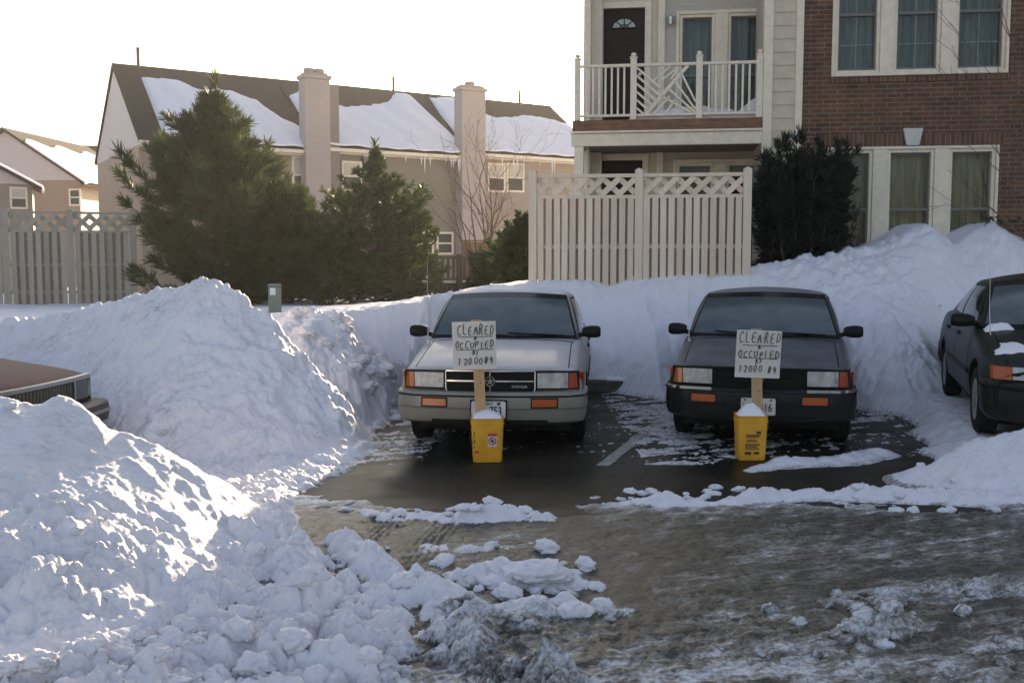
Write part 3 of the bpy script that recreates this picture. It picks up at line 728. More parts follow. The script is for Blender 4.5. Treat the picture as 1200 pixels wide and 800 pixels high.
def build_townhouse():
    root = thing('townhouse', 'brick and cream siding townhouse with a railed upper balcony, behind the board fence', 'house', TH_O, TH_RZ)
    # openings of the two triple windows
    UX0, UZ0 = fac(974, 93); UX1, _ = fac(1181, 86)
    LX0, LZ1 = fac(967, 173); LX1, _ = fac(1171, 173)
    ZT = 9.6; X1 = 8.2
    uz0, uz1 = UZ0 + .03, UZ0 + 1.95; lz1 = LZ1; lz0 = lz1 - 1.95
    hol = [(UX0, UX1, uz0, uz1), (LX0, LX1, lz0, lz1), (5.0, 6.3, uz0, uz1), (5.0, 6.3, lz0, lz1)]
    wall_cells(MB(), 0, X1, -.2, ZT, hol, 0, .3).build('brick_wall', M['brick'], root)
    # soldier course over the lower window and rowlock sill under the upper one
    MB().box(LX0 - .1, LX1 + .08, -.004, .02, lz1 + .005, lz1 + .2).build('soldier_course', M['soldier'], root)
    MB().box(UX0 - .02, UX1 + .02, -.02, .05, uz0 - .09, uz0 - .002).build('window_ledge', M['soldier'], root)
    kx, kz = fac(1069, 172); k2 = fac(1069, 153)[1]
    MB().prism([(kx - .095, lz1 + .01), (kx + .095, lz1 + .01), (kx + .15, lz1 + .275), (kx - .15, lz1 + .275)], -.05, -.003).build('keystone', M['keystone'], root, bevel=.008)
    def triple(x0, x1, z0, z1, cuts, cm, grid, sd):
        t = MB(); e = .045; ys, ye = -.035, .16
        t.box(x0, x0 + e, ys, ye, z0, z1); t.box(x1 - e, x1, ys, ye, z0, z1)
        t.box(x0 + e, x1 - e, ys, ye, z1 - e, z1); t.box(x0 + e, x1 - e, ys - .02, ye, z0, z0 + e)
        for a, b in cuts: t.box(a, b, ys + .006, ye, z0 + e, z1 - e)
        t.build('window_trim', M['white_wood'], root, bevel=.006)
        xs = [x0 + e] + [v for c in cuts for v in c] + [x1 - e]
        for i in range(3): make_window(root, xs[2 * i] + .002, xs[2 * i + 1] - .002, z0 + e + .002, z1 - e - .002, .03, cm, grid, sd + i)
    c = [fac(1031, 60)[0], fac(1047, 60)[0], fac(1102, 60)[0], fac(1119, 60)[0]]
    triple(UX0, UX1, uz0, uz1, [(c[0], c[1]), (c[2], c[3])], M['curtain_blue'], (2, 4), 3)
    c = [fac(1022, 220)[0], fac(1039, 220)[0], fac(1094, 220)[0], fac(1111, 220)[0]]
    triple(LX0, LX1, lz0, lz1, [(c[0], c[1]), (c[2], c[3])], M['curtain_brown'], None, 13)
    for (z0, z1, cm) in ((uz0, uz1, M['curtain_blue']), (lz0, lz1, M['curtain_brown'])):
        make_window(root, 5.002, 6.298, z0 + .002, z1 - .002, .03, cm, None, 23)
    # siding strip and white corner boards between brick and balcony
    xa, xb = fac(905, 100)[0], fac(932, 100)[0]; xc = fac(895, 60)[0]
    sd = MB(); z = -.1
    while z < ZT:
        sd.prism([(-.012, z), (.12, z), (.12, z + .205), (.006, z + .205)], xa, xb, 'x'); z += .205
    sd.build('siding', M['siding_plain'], root)
    MB().box(xb, -.002, -.035, .12, -.1, ZT).build('corner_board', M['white_wood'], root, bevel=.006)
    MB().box(xc, xa, -.045, .14, -.1, ZT).build('corner_board', M['white_wood'], root, bevel=.006)
    # side / back of the building as one shell behind the facade
    XL = fac(680, 60, .05)[0]; D0 = 1.35
    MB().box(XL, xc - .0, 3.0, 9.5, -.2, ZT).box(xc, X1, 3.0, 9.45, -.2, ZT - .02).box(X1 - .3, X1 - .005, .3, 3.0, -.2, ZT - .02).build('rear_wall', M['siding_plain'], root)
    # recess of balcony and porch
    zb0 = fac(780, 153)[1]; zb1 = fac(780, 140)[1]; zf0 = fac(780, 170)[1]; FX0 = fac(671, 150)[0]
    zfl = zb1 + .02
    def bx(px, py=60): return fac(px, py, D0)
    bdx = [bx(p)[0] for p in (707, 755.5)]; bdz1 = bx(730, 10)[1]
    wx = [bx(p)[0] for p in (792, 899)]; wz1 = bx(840, 12)[1]
    ldx = [bx(p, 190)[0] for p in (705.5, 753)]; ldz1 = bx(730, 188)[1]
    lwx = [bx(p, 190)[0] for p in (789, 899)]; lwz1 = bx(815, 187)[1]
    cut = (bx(772)[0] + bx(789)[0]) / 2
    # back wall: plain board on the left, lap siding to the right of the door
    wall_cells(MB(), XL + .0, cut, -.2, ZT, [(bdx[0], bdx[1], zfl, bdz1), (ldx[0], ldx[1], .95, ldz1)], D0, D0 + .15).build('recess_wall', M['cream_wood'], root)
    wall_cells(MB(), cut, xc, -.2, ZT, [(wx[0], wx[1], zfl + .1, wz1), (lwx[0], lwx[1], 1.1, lwz1)], D0 + .002, D0 + .15).build('recess_wall', M['siding'], root)
    a, b = bx(771)[0], bx(779)[0]; MB().box(a, b, D0 - .06, D0 + .01, -.1, ZT).build('corner_board', M['white_wood'], root, bevel=.006)
    MB().box(xc + .002, xc + .14, .14, D0, -.1, ZT).build('recess_wall', M['siding'], root)
    MB().box(XL, XL + .12, D0 - .55, D0, -.1, ZT).build('recess_wall', M['white_wood'], root)
    MB().box(XL + .12, XL + .3, D0 - .2, D0 - .002, -.1, ZT).build('pilaster', M['white_wood'], root)
    for (x0, x1), z0, z1, fan in ((bdx, zfl, bdz1, True), (ldx, .95, ldz1, False)):
        d = MB(); d.box(x0 + .002, x1 - .002, D0 + .05, D0 + .10, z0, z1 - .002)
        for u0, u1, v0, v1 in ((.14, .46, .10, .42), (.54, .86, .10, .42), (.14, .46, .48, .74), (.54, .86, .48, .74)):
            d.box(x0 + (x1 - x0) * u0, x0 + (x1 - x0) * u1, D0 + .042, D0 + .051, z0 + (z1 - z0) * v0, z0 + (z1 - z0) * v1)
        do = d.build('door', M['door_brown'], root, bevel=.006)
        t = MB(); e = .11
        for q in ((x0 - e, x0, z0, z1 + e), (x1, x1 + e, z0, z1 + e), (x0, x1, z1, z1 + e)): t.box(q[0], q[1], D0 - .035, D0 + .03, q[2], q[3])
        t.build('door_frame', M['white_wood'], root, bevel=.006)
        if fan:                                                    # arched light with its sunburst bars
            cx, cz, r = (x0 + x1) / 2, z1 - .33, (x1 - x0) * .29; n = 16
            g = MB(); ol = [(cx + r * math.cos(math.pi * k / n), cz + r * .82 * math.sin(math.pi * k / n)) for k in range(n + 1)]
            g.prism(ol, D0 + .036, D0 + .048); g.build('fanlight', M['fan_glass'], do)
            f = MB(); f.tube([(x, D0 + .034, z) for x, z in ol] + [(ol[0][0], D0 + .034, ol[0][1])], .013, 6)
            for k in (4, 8, 12): f.tube([(cx, D0 + .034, cz), (ol[k][0], D0 + .034, ol[k][1])], .010, 6)
            f.tube([(cx + r * .35 * math.cos(math.pi * k / 8), D0 + .034, cz + r * .3 * math.sin(math.pi * k / 8)) for k in range(9)], .010, 6)
            f.build('fanlight_bar', M['door_brown'], do)
        kn = MB(); kn.lathe([(0, -.06), (.03, -.055), (.035, -.03), (.012, -.02), (.012, 0)], 12, 'x', (0, 0, 0)); ko = kn.build('handle', M['steel'], do, smooth=40)
        ko.rotation_euler = (0, 0, math.pi / 2); ko.location = (x1 - .08, D0 + .05, z0 + .95)
    # window pairs of the recess
    for (x0, x1), z0, z1, dark in ((wx, zfl + .1, wz1, M['curtain_blue']), (lwx, 1.1, lwz1, None)):
        xm = (x0 + x1) / 2; t = MB(); e = .06
        for q in ((x0, x0 + e, z0, z1), (x1 - e, x1, z0, z1), (x0 + e, x1 - e, z1 - e, z1), (x0 + e, x1 - e, z0, z0 + e), (xm - .11, xm + .11, z0 + e, z1 - e)): t.box(q[0], q[1], D0 - .04, D0 + .14, q[2], q[3])
        t.build('window_trim', M['white_wood'], root, bevel=.006)
        for a, b in ((x0 + e + .002, xm - .112), (xm + .112, x1 - e - .002)): make_window(root, a, b, z0 + e + .002, z1 - e - .002, D0 + .02, dark, None, int(a * 10) % 7, .42)
    # balcony slab, timber edge, fascia, ceiling of the porch
    FX1 = fac(892, 150)[0]
    MB().box(FX0 + .002, xc - .002, .06, D0 - .002, zb0 + .05, zb1 + .01).build('balcony_floor', M['cream_wood'], root)
    MB().box(FX0, FX1, -.06, .055, zb0, zb1).build('balcony_beam', M['deck_wood'], root, bevel=.008)
    MB().box(FX0 - .03, FX1 + .02, -.075, -.063, zb0 - .03, zb0 + .005).box(FX0 - .02, xc + .0, -.035, .06, zf0, zb0 - .031).build('fascia', M['white_wood'], root, bevel=.005)
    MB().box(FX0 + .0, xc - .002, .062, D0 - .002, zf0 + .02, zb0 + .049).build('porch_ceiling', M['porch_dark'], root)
    c0, c1 = fac(673, 185)[0], fac(684, 185)[0]
    MB().box(c0, c1, -.02, .12, .6, zf0 - .002).build('column', M['white_wood'], root, bevel=.01)
    c2 = fac(690, 185, .25)[0]; MB().box(c1 + .03, c2, .3, .45, .6, zf0 + .018).build('column', M['cream_wood'], root, bevel=.01)
    MB().box(FX0, xc, .1, D0, .55, .95).build('porch_floor', M['keystone'], root)
    # snow lying on the balcony
    rows = []
    for i in range(40):
        x = FX0 + .9 + (xc - FX0 - .95) * i / 39; row = []
        for j in range(10):
            y = .08 + (D0 - .12) * j / 9; h = .04 + .30 * math.sin(math.pi * min(1, i / 40 + .02)) * (.5 + .5 * j / 9) + .30 * max(0, (i - 33) / 6) + .02 * math.sin(i * .9 + j)
            row.append((x, y, zb1 + .012 + (0 if i == 0 else h)))
        rows.append(row)
    MB().slab(rows, (0, 0, -.4)).build('balcony_snow', M['clean_snow'], root, smooth=60)
    # railing
    ra = holder('railing', root)
    px4 = [fac(p, 100, -.0)[0] for p in (677, 742.5, 819.5, 890)]; zt = fac(780, 74)[1]; zbt = fac(780, 133)[1]; ztop = fac(780, 63)[1]
    for x in px4:
        m = MB(); m.box(x - .05, x + .05, -.045, .045, zb1 + .003, ztop - .06); m.box(x - .062, x + .062, -.057, .057, ztop - .06, ztop - .04)
        m.lathe([(.0, ztop + .035), (.035, ztop + .02), (.048, ztop - .005), (.03, ztop - .03), (.03, ztop - .042)], 16, 'z', (x, 0, 0)); m.build('post', M['white_wood'], ra, bevel=.006)
    for s in range(3):
        x0, x1 = px4[s] + .05, px4[s + 1] - .05
        MB().box(x0, x1, -.035, .035, zt - .045, zt).build('top_rail', M['white_wood'], ra, bevel=.006)
        MB().box(x0, x1, -.03, .03, zbt - .04, zbt).build('bottom_rail', M['white_wood'], ra, bevel=.006)
        if s != 1:
            n = 8
            for k in range(1, n): x = x0 + (x1 - x0) * k / n; MB().box(x - .016, x + .016, -.016, .016, zbt, zt - .045).build('baluster', M['white_wood'], ra)
        else:
            A, B, C, D = x0, x1, zbt, zt - .045; W, H = B - A, D - C; m = MB()
            def ln(p, q, w=.032, y=0): m.obox((A + p[0] * W, y, C + p[1] * H), (A + q[0] * W, y, C + q[1] * H), .03, w, (0, 0, 1)) if abs(p[0] - q[0]) > 1e-3 else None
            ln((.16, .0), (.86, 1.0), .055)
            for k in range(6):                                     # falling bars on the left, up to the broad diagonal
                z = .98 - .17 * k; L = min((1.229 - 0 + 0) and .40, max(.0, (z + .228) / (1.43 + 1.1)))
                if z > .0: ln((0, z), (L, z - 1.1 * L))
            for k in range(3):                                     # rising bars of the upper left
                x = .26 + .16 * k; ln((x, .66 - .03 * k + .06 * k), (min(.72, x + .31), 1.0), .028, .004)
            for k in range(5):                                     # falling bars right of the diagonal
                x = .42 + .11 * k; z = (x - .16) / .7
                if z < 1: ln((x, z), (min(1, x + .52), max(0, z - .62 - .0 * k)), .03)
            ln((.5, .0), (.64, .28)); ln((.30, 0), (.56, .36))
            m.build('chevron_panel', M['white_wood'], ra)
    # wall lamp beside the balcony windows
    lx, lz = bx(786, 22); m = MB(); m.box(lx - .05, lx + .05, D0 - .02, D0 + .0, lz - .09, lz + .03); m.tube([(lx, D0 - .02, lz), (lx, D0 - .1, lz + .05), (lx, D0 - .14, lz + .02)], .012, 8)
    m.lathe([(.0, .03), (.055, 0), (.045, -.13), (0, -.14)], 12, 'z', (lx, D0 - .14, lz)); m.build('wall_lamp', M['steel'], root, smooth=40)
    # roof, off the top of the picture but it throws the shade over the lot
    rf = MB(); rf.prism([(-.5, ZT), (5.0, ZT + 3.4), (10.0, ZT)], XL - .35, X1 + .3, 'x'); rf.build('roof', M['shingle'], root)
    return root
M['siding_plain'] = mat('siding_plain', (.60, .51, .38), .6, var=.1, vscale=5)
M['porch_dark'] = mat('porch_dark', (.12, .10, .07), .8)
M['fan_glass'] = mat('fan_glass', (.36, .40, .38), .15)
TOWN = build_townhouse()

# ------------------------------------------------------------------ attached row houses behind the trees
RH_RZ = R(31.6); RH_O = Vector((-14.0, 38.0, 0)); RX = Vector((math.cos(RH_RZ), math.sin(RH_RZ), 0)); RY = Vector((-math.sin(RH_RZ), math.cos(RH_RZ), 0))
def rh(px, py, off=0.0):
    p = on_plane(px, py, RH_O + RY * off, RY) - RH_O; return p.dot(RX), p.z
B0, B1, B2, B3 = 0.0, 6.8, 14.1, 21.6
RIDGE_Y, RIDGE_Z = 4.6, 9.72
def row_house(xa, xb, eave, wallm, label, top, seed, gable=False, pipes=(), ridge=RIDGE_Z):
    root = thing('row_house', label, 'house', RH_O, RH_RZ, 'attached row houses behind the trees')
    W = MB(); W.box(xa + .001, xb - .001, 0, 9.2, -.1, eave)
    W.build('wall', wallm, root)
    if gable:
        sl0 = (ridge - eave) / RIDGE_Y
        MB().prism([(-.0, eave - .25), (9.2, eave - .25), (9.2, eave), (RIDGE_Y, ridge - .12), (0, eave)], xa - .05, xa - .002, 'x').build('gable', M['gable_siding'], root)
        MB().box(xa - .06, xa - .001, .02, 9.18, -.1, eave - .25).build('side_wall', M['brown_wall'], root)
    sl = (ridge - eave) / RIDGE_Y; ov = .35; th = .14
    def roof_pt(x, t, lift=0.0):     # t: 0 at eave line, 1 at ridge
        return (x, t * RIDGE_Y, eave + t * (ridge - eave) + lift)
    e0 = xa - (.12 if gable else 0); t0 = -ov / RIDGE_Y
    rf = MB(); pr = [(t0 * RIDGE_Y, eave + t0 * (ridge - eave)), (RIDGE_Y, ridge), (9.55, eave - .25), (9.55, eave - .25 + th), (RIDGE_Y, ridge + th), (t0 * RIDGE_Y, eave + t0 * (ridge - eave) + th)]
    rf.prism(pr, e0, xb - .002, 'x'); ro = rf.build('roof', M['shingle'], root)
    zE = eave + t0 * (ridge - eave)
    gt = MB(); gt.box(e0, xb - .004, t0 * RIDGE_Y - .12, t0 * RIDGE_Y - .003, zE - .02, zE + .12); gt.build('gutter', M['white_wood'], root)
    MB().box(e0 + .02, xb - .006, t0 * RIDGE_Y + .0, -.002, zE - .10, zE - .03).build('soffit', M['cream_wood'], root)
    # snow sheet with a ragged upper edge
    r = random.Random(seed); n = 70; m = 14; rows = []
    xs0, xs1 = xa + top[0][0], xb + top[-1][0] if top[-1][0] < 0 else xa + top[-1][0]
    tx = [a for a, _ in top]; tt = [b for _, b in top]; xe = tx[-1]
    for i in range(n):
        f = i / (n - 1); x = tx[0] + (xe - tx[0]) * f; tm = float(np.interp(x, tx, tt)); xx = np.array([x * 2.2 + seed])
        tm += .045 * float(fbm(xx, xx * 0 + seed, 4, seed)[0]); row = []
        for j in range(m):
            g = j / (m - 1); t = -(.44) / RIDGE_Y + (tm + .44 / RIDGE_Y) * g
            h = .22 * min(1, math.sqrt(max(0, 1 - g)) * 2.2) * min(1, math.sqrt(f * (1 - f)) * 6 + .15) + .02 * math.sin(i * .5 + j * .8)
            row.append(roof_pt(xa + x, t, th + .004 + max(.01, h)))
        rows.append(row)
    MB().slab(rows, (0, 0, -.06)).build('roof_snow', M['clean_snow'], root, smooth=50)
    for x, t in pipes:
        p = roof_pt(xa + x, t); MB().tube([(p[0], p[1], p[2] - .1), (p[0], p[1], p[2] + .95)], .07, 10).build('vent_pipe', M['pipe'], root)
    return root, roof_pt, zE

def far_window(root, x0, x1, z0, z1, y=0.0, shade=None):
    f = MB(); e = .09
    for q in ((x0 - e, x0, z0 - e, z1 + e), (x1, x1 + e, z0 - e, z1 + e), (x0, x1, z1, z1 + e), (x0, x1, z0 - e, z0)): f.box(q[0], q[1], y - .06, y + .02, q[2], q[3])
    zm = (z0 + z1) / 2; f.box(x0, x1, y - .045, y - .003, zm - .035, zm + .035); wo = f.build('window', M['white_wood'], root)
    MB().box(x0, x1, y - .018, y - .004, z0, zm - .036).build('pane', M['far_pane'], wo)
    MB().box(x0, x1, y - .017, y - .005, zm + .036, z1).build('pane', shade or M['far_pane'], wo)
    return wo

def icicles(root, x0, x1, zE, n, seed):
    r = random.Random(seed)
    for k in range(n):
        m = MB(); x = r.uniform(x0, x1); L = r.uniform(.12, .6) * (1 if r.random() < .7 else 1.5); m.tube([(x, -.47, zE), (x, -.47, zE - L * .5), (x + .01, -.47, zE - L)], [.035, .022, .004], 6); m.build('icicle', M['ice'], root)

def chimney(root, xa, xb, ya, yb, ztop, wide=True, m='chimney_siding', capn=1):
    c = MB(); c.box(xa, xb, ya, yb, -.1, ztop - .35); ch = c.build('chimney', M[m], root, bevel=.02)
    t = MB(); t.box(xa - .07, xb + .07, ya - .07, yb + .07, ztop - .345, ztop - .18); t.box(xa + .06, xb - .06, ya + .06, yb - .06, ztop - .18, ztop - .08); t.build('cap', M[m], ch, bevel=.02)
    f = MB()
    for k in range(capn):
        cx = xa + (xb - xa) * (k + .75) / (capn + .5); f.lathe([(.0, ztop + .14), (.2, ztop + .1), (.24, ztop + .02), (.2, ztop - .08)], 16, 'z', (cx, (ya + yb) / 2, 0))
    f.build('flue', M[m], ch, smooth=40); return ch

def build_row():
    h1, rp, zE = row_house(B0, B1, 6.35, M['siding_tan'], 'end row house with the bare gable, the one behind the biggest evergreen', [(.85, .80), (2.2, .84), (3.0, .70), (4.4, .74), (5.3, .60), (6.0, .36), (6.7, .2), (7.25, .12)], 3, True, ((.9, .97),))
    h2, rp2, _ = row_house(B1, B2, 6.50, M['siding_grey'], 'middle row house, grey sided, behind the thin topped evergreen and between the chimneys', [(.15, .70), (.9, .84), (1.6, .66), (2.6, .60), (4.0, .68), (5.0, .76), (5.8, .95), (6.4, .95), (6.7, .6), (7.1, .12)], 9, False, ((5.65, .93),))
    h3, rp3, _ = row_house(B2, B3, 6.66, M['siding_pink'], 'row house next to the balcony, pinkish, behind the bare shrub', [(.0, .55), (.2, .9), (1.6, .98), (2.3, .75), (3.0, .62), (4.2, .66), (5.3, .74), (6.2, .70), (7.4, .62)], 14, False, ((5.35, .9),))
    zE3 = 6.66 - .35 / RIDGE_Y * (RIDGE_Z - 6.66)
    x0, z1 = rh(400, 188); x1, z0 = rh(423, 225); far_window(h2, x0 + .08, x1 - .05, z0 + .1, z1 - .1, 0, M['blind'])
    x0, z1 = rh(341, 182); x1, z0 = rh(356, 225); far_window(h1, x0 + .1, x1 - .1, z0, z1 - .1, 0, M['blind'])
    for a, b in ((572, 591), (594, 613)):
        x0, z1 = rh(a, 193); x1, z0 = rh(b, 226); far_window(h3, x0 + .05, x1 - .05, z0 + .1, z1, 0, M['blind'])
    for a, b in ((491, 507), (512, 530)):
        x0, z1 = rh(a, 274); x1, z0 = rh(b, 296); far_window(h2, x0 + .05, x1 - .05, z0, z1, 0)
    MB().box(*[rh(541, 240)[0], rh(541, 240)[0] + .12], -.05, -.003, .1, 6.0).build('downspout', M['cream_wood'], h2)
    icicles(h2, B1 + 1.2, B2 - .2, 6.2, 16, 4); icicles(h3, B2 + 1.4, B2 + 6, 6.4, 14, 5)
    xa = rh(357.5, 150, -.6)[0]; xb = rh(387, 150, -.6)[0]; xc = rh(397, 150, -.35)[0]; zt = rh(372, 84, -.3)[1]
    chimney(h1, xa, xb, -.62, .1, zt, capn=2); MB().box(xb + .003, xc, -.4, .08, -.1, zt - .5).build('chimney_shade_strip', M['chimney_shade'], h1)  # added strip beside the chimney, shade of its right side put into the colour
    xa = rh(541, 150, -.6)[0]; xb = rh(569, 150, -.6)[0]; zt = rh(555, 99, -.3)[1]; chimney(h3, xa, xb, -.62, .1, zt)
build_row()

# ------------------------------------------------------------------ houses beyond the left fence
def far_house(name_label, O, rz, w, dep, eave, ridge, wallm, ridge_along_x, snow, extra=None):
    root = thing('house', name_label, 'house', O, rz)
    MB().box(0, w, 0, dep, -.2, eave).build('wall', wallm, root)
    if ridge_along_x:
        pr = [(-.4, eave - .3), (dep / 2, ridge), (dep + .4, eave - .3), (dep + .4, eave - .14), (dep / 2, ridge + .16), (-.4, eave - .14)]
        MB().prism(pr, -.3, w + .3, 'x').build('roof', M['shingle'], root)
        MB().prism([(0, eave), (dep, eave), (dep / 2, ridge - .05)], .002, w - .002, 'x').build('gable', M['gable_siding'], root)
        sl = (ridge - eave + .3) / (dep / 2 + .4)
        rows = [[(x0, -.45 + t * (dep / 2) , eave - .3 - .05 * sl + t * (dep / 2) * sl + .18 + .12 * (1 if 0 < k < 23 else 0)) for t in [a / 8 * (snow + .08 * math.sin(k * .8)) for a in range(9)]] for k, x0 in enumerate([-.3 + (w + .6) * q / 23 for q in range(24)])]
        MB().slab(rows, (0, 0, -.1)).build('roof_snow', M['clean_snow'], root, smooth=50)
    else:
        pr = [(-.4, eave - .3), (w / 2, ridge), (w + .4, eave - .3), (w + .4, eave - .14), (w / 2, ridge + .16), (-.4, eave - .14)]
        MB().prism(pr, -.3, dep + .3).build('roof', M['shingle'], root)
        MB().prism([(0, eave), (w, eave), (w / 2, ridge - .05)], -.05, dep - .002).build('gable', M['gable_siding'], root)
        sl = (ridge - eave + .3) / (w / 2 + .4)
        rows = [[(w + .45 - t * (w / 2), y0, eave - .3 - .05 * sl + t * (w / 2) * sl + .18 + .12 * (1 if 0 < k < 17 else 0)) for t in [a / 8 * (snow + .06 * math.sin(k * 1.1)) for a in range(9)]] for k, y0 in enumerate([-.28 + (dep + .5) * q / 17 for q in range(18)])]
        MB().slab(rows, (0, 0, -.1)).build('roof_snow', M['clean_snow'], root, smooth=50)
    return root
p = at_depth(-75, 245, 56); q = at_depth(100, 245, 56)
zz = lambda py, d: at_depth(50, py, d).z
hA = far_house('far house with a wide pink gable, seen over the lattice fence', (p.x, 56, 0), R(-4), q.x - p.x, 9, zz(212, 56), zz(154, 56), M['brown_wall'], False, .8)
x0 = (at_depth(88, 225, 56) - p).x; far_window(hA, x0, x0 + .5, zz(240, 56), zz(224, 56), 0)
p = at_depth(18, 245, 72); q = at_depth(180, 245, 72)
hB = far_house('farthest house, with its long snowy roof showing beside the bare gable', (p.x, 72, 0), R(6), q.x - p.x, 10, zz(212, 72), zz(163, 72), M['brown_wall'], True, .75)
p = at_depth(-110, 245, 44); q = at_depth(24, 245, 44)
hC = far_house('small house at the picture edge with a snowy low roof and a lit orange wall', (p.x, 44, 0), R(24), q.x - p.x, 2.5, zz(212, 44), zz(176, 44), M['siding_tan'], False, .9)
x0 = (at_depth(6, 225, 44) - p).x; far_window(hC, x0 - .2, x0 + .35, zz(240, 44), zz(218, 44), 0, M['blind'])

# ------------------------------------------------------------------ fences
def board_fence(label, p0, p1, cuts, gz, zt, lat_h, wood, back, pitch, bw, boards_bottom, post_w=.11, group=None):
    """shadow box fence with a lattice top from p0 to p1; cuts: post positions 0..1"""
    p0, p1 = Vector(p0), Vector(p1); dv = p1 - p0; L = dv.length; rz = math.atan2(dv.y, dv.x)
    root = thing('board_fence', label, 'fence', (p0.x, p0.y, 0), rz, group)
    pos = [c * L for c in cuts]; r = random.Random(int(L * 100)); zl = zt - lat_h
    for x in pos:
        m = MB(); m.box(x - post_w / 2, x + post_w / 2, -post_w / 2, post_w / 2, gz, zt + .05)
        m.add([(x - post_w / 2, -post_w / 2, zt + .05), (x + post_w / 2, -post_w / 2, zt + .05), (x + post_w / 2, post_w / 2, zt + .05), (x - post_w / 2, post_w / 2, zt + .05), (x, 0, zt + .085)], [(0, 1, 4), (1, 2, 4), (2, 3, 4), (3, 0, 4)])
        m.build('post', wood, root)
    for a, b in zip(pos[:-1], pos[1:]):
        a += post_w / 2; b -= post_w / 2
        rl = MB()
        for z in (zl - .005, zt - .0): rl.box(a, b, -.035, .035, z - .05, z)
        for z in (zl - .72, zl - 1.32): rl.box(a, b, -.018, .018, z - .06, z)
        rl.build('rail', wood, root)
        la = MB(); h = lat_h - .05; n = max(3, round((b - a) / (pitch * 2.0))); st = (b - a) / n
        for s, y in ((1, -.012), (-1, .012)):
            k = -1
            while k < n + 1:
                x0 = a + k * st; x1 = x0 + h * 1.05; q0, q1 = (x0, x1) if s > 0 else (x1, x0); za, zb_ = zl, zt - .05
                # clip to panel
                A, B = Vector((q0, y, za)), Vector((q1, y, zb_))
                lo, hi = 0.0, 1.0
                for lim, sg in ((a, 1), (b, -1)):
                    fa, fb = (A.x - lim) * sg, (B.x - lim) * sg
                    if fa < 0 and fb < 0: hi = -1
                    elif fa < 0: lo = max(lo, fa / (fa - fb))
                    elif fb < 0: hi = min(hi, fa / (fa - fb))
                if hi > lo + .05: la.obox(A.lerp(B, lo), A.lerp(B, hi), .02, bw * .95)
                k += 1
        la.build('lattice', wood, root)
        n = round((b - a) / pitch); st = (b - a) / n; fr = MB(); bk = MB()
        for k in range(n):
            x = a + st * (k + .5) + r.uniform(-.004, .004); t = r.uniform(-.006, .006); zb0 = boards_bottom + r.uniform(-.02, .02)
            fr.prism([(x - bw / 2 + t, zb0), (x + bw / 2 + t, zb0), (x + bw / 2, zl - .056), (x - bw / 2, zl - .056)], -.046, -.022)
            x += st / 2
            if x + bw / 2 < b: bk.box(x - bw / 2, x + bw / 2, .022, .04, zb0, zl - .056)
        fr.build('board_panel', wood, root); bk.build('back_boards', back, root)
    return root
a = at_depth(624.5, 300, 14.78); b = at_depth(874.5, 300, 14.34)
zt = at_depth(750, 203.5, 14.56).z
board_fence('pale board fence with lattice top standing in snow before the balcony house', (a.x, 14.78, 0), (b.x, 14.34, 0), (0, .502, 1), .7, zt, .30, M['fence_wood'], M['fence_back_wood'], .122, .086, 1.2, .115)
a = at_depth(-150, 300, 21.0); b = at_depth(157, 300, 22.2); zt2 = at_depth(100, 248, 21.9).z
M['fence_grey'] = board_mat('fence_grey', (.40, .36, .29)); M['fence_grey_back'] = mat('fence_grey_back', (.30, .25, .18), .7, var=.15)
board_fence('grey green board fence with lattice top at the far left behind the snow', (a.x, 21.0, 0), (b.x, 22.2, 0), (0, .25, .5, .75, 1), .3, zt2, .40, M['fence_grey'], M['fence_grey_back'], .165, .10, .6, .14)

# ------------------------------------------------------------------ deck rail and planter in front of the middle house
def deck():
    a = at_depth(452, 303, 29.0); b = at_depth(566, 303, 30.0); dv = b - a; L = math.hypot(dv.x, dv.y)
    root = thing('deck_railing', 'dark wooden deck railing behind the snow, below the row house windows', 'railing', (a.x, a.y, 0), math.atan2(dv.y, dv.x))
    zt = at_depth(500, 300, 29.5).z; zb = zt - .72
    for x in np.linspace(0, L, 5): MB().box(x - .07, x + .07, -.07, .07, .4, zt + .06).build('post', M['dark_wood'], root)
    MB().box(0, L, -.06, .06, zt - .08, zt).build('top_rail', M['dark_wood'], root); MB().box(0, L, -.04, .04, zb, zb + .07).build('bottom_rail', M['dark_wood'], root)
    m = MB()
    for x in np.arange(.18, L, .17): m.box(x - .03, x + .03, -.025, .025, zb + .07, zt - .08)
    m.build('baluster_row', M['dark_wood'], root)
    MB().box(0, L, .1, 2.6, .55, zb - .12).build('deck', M['dark_wood'], root)
    rows = [[(x, y, zb - .115 + .16 * min(1, 6 * min((x) / L, 1 - x / L) + .05) + .04 * math.sin(x * 2)) for y in (.12, .7, 1.3, 2.0, 2.55)] for x in np.linspace(.05, L - .05, 16)]
    MB().slab(rows, (0, 0, -.1)).build('deck_snow', M['clean_snow'], root, smooth=50)
    a = at_depth(541, 290, 31); b = at_depth(584, 290, 31.5); dv = b - a; L = math.hypot(dv.x, dv.y); zt = at_depth(560, 281, 31).z
    t = thing('privacy_screen', 'brown wooden screen of upright boards below the bare shrub', 'screen', (a.x, a.y, 0), math.atan2(dv.y, dv.x))
    m = MB(); x = 0
    while x < L - .1: m.box(x, x + .138, -.015, .015, .3, zt - .05 + .012 * math.sin(x * 40)); x += .145
    m.build('board_panel', M['brown_wood'], t); MB().box(-.03, L, -.05, .05, zt - .045, zt).build('cap_rail', M['brown_wood'], t)
deck()

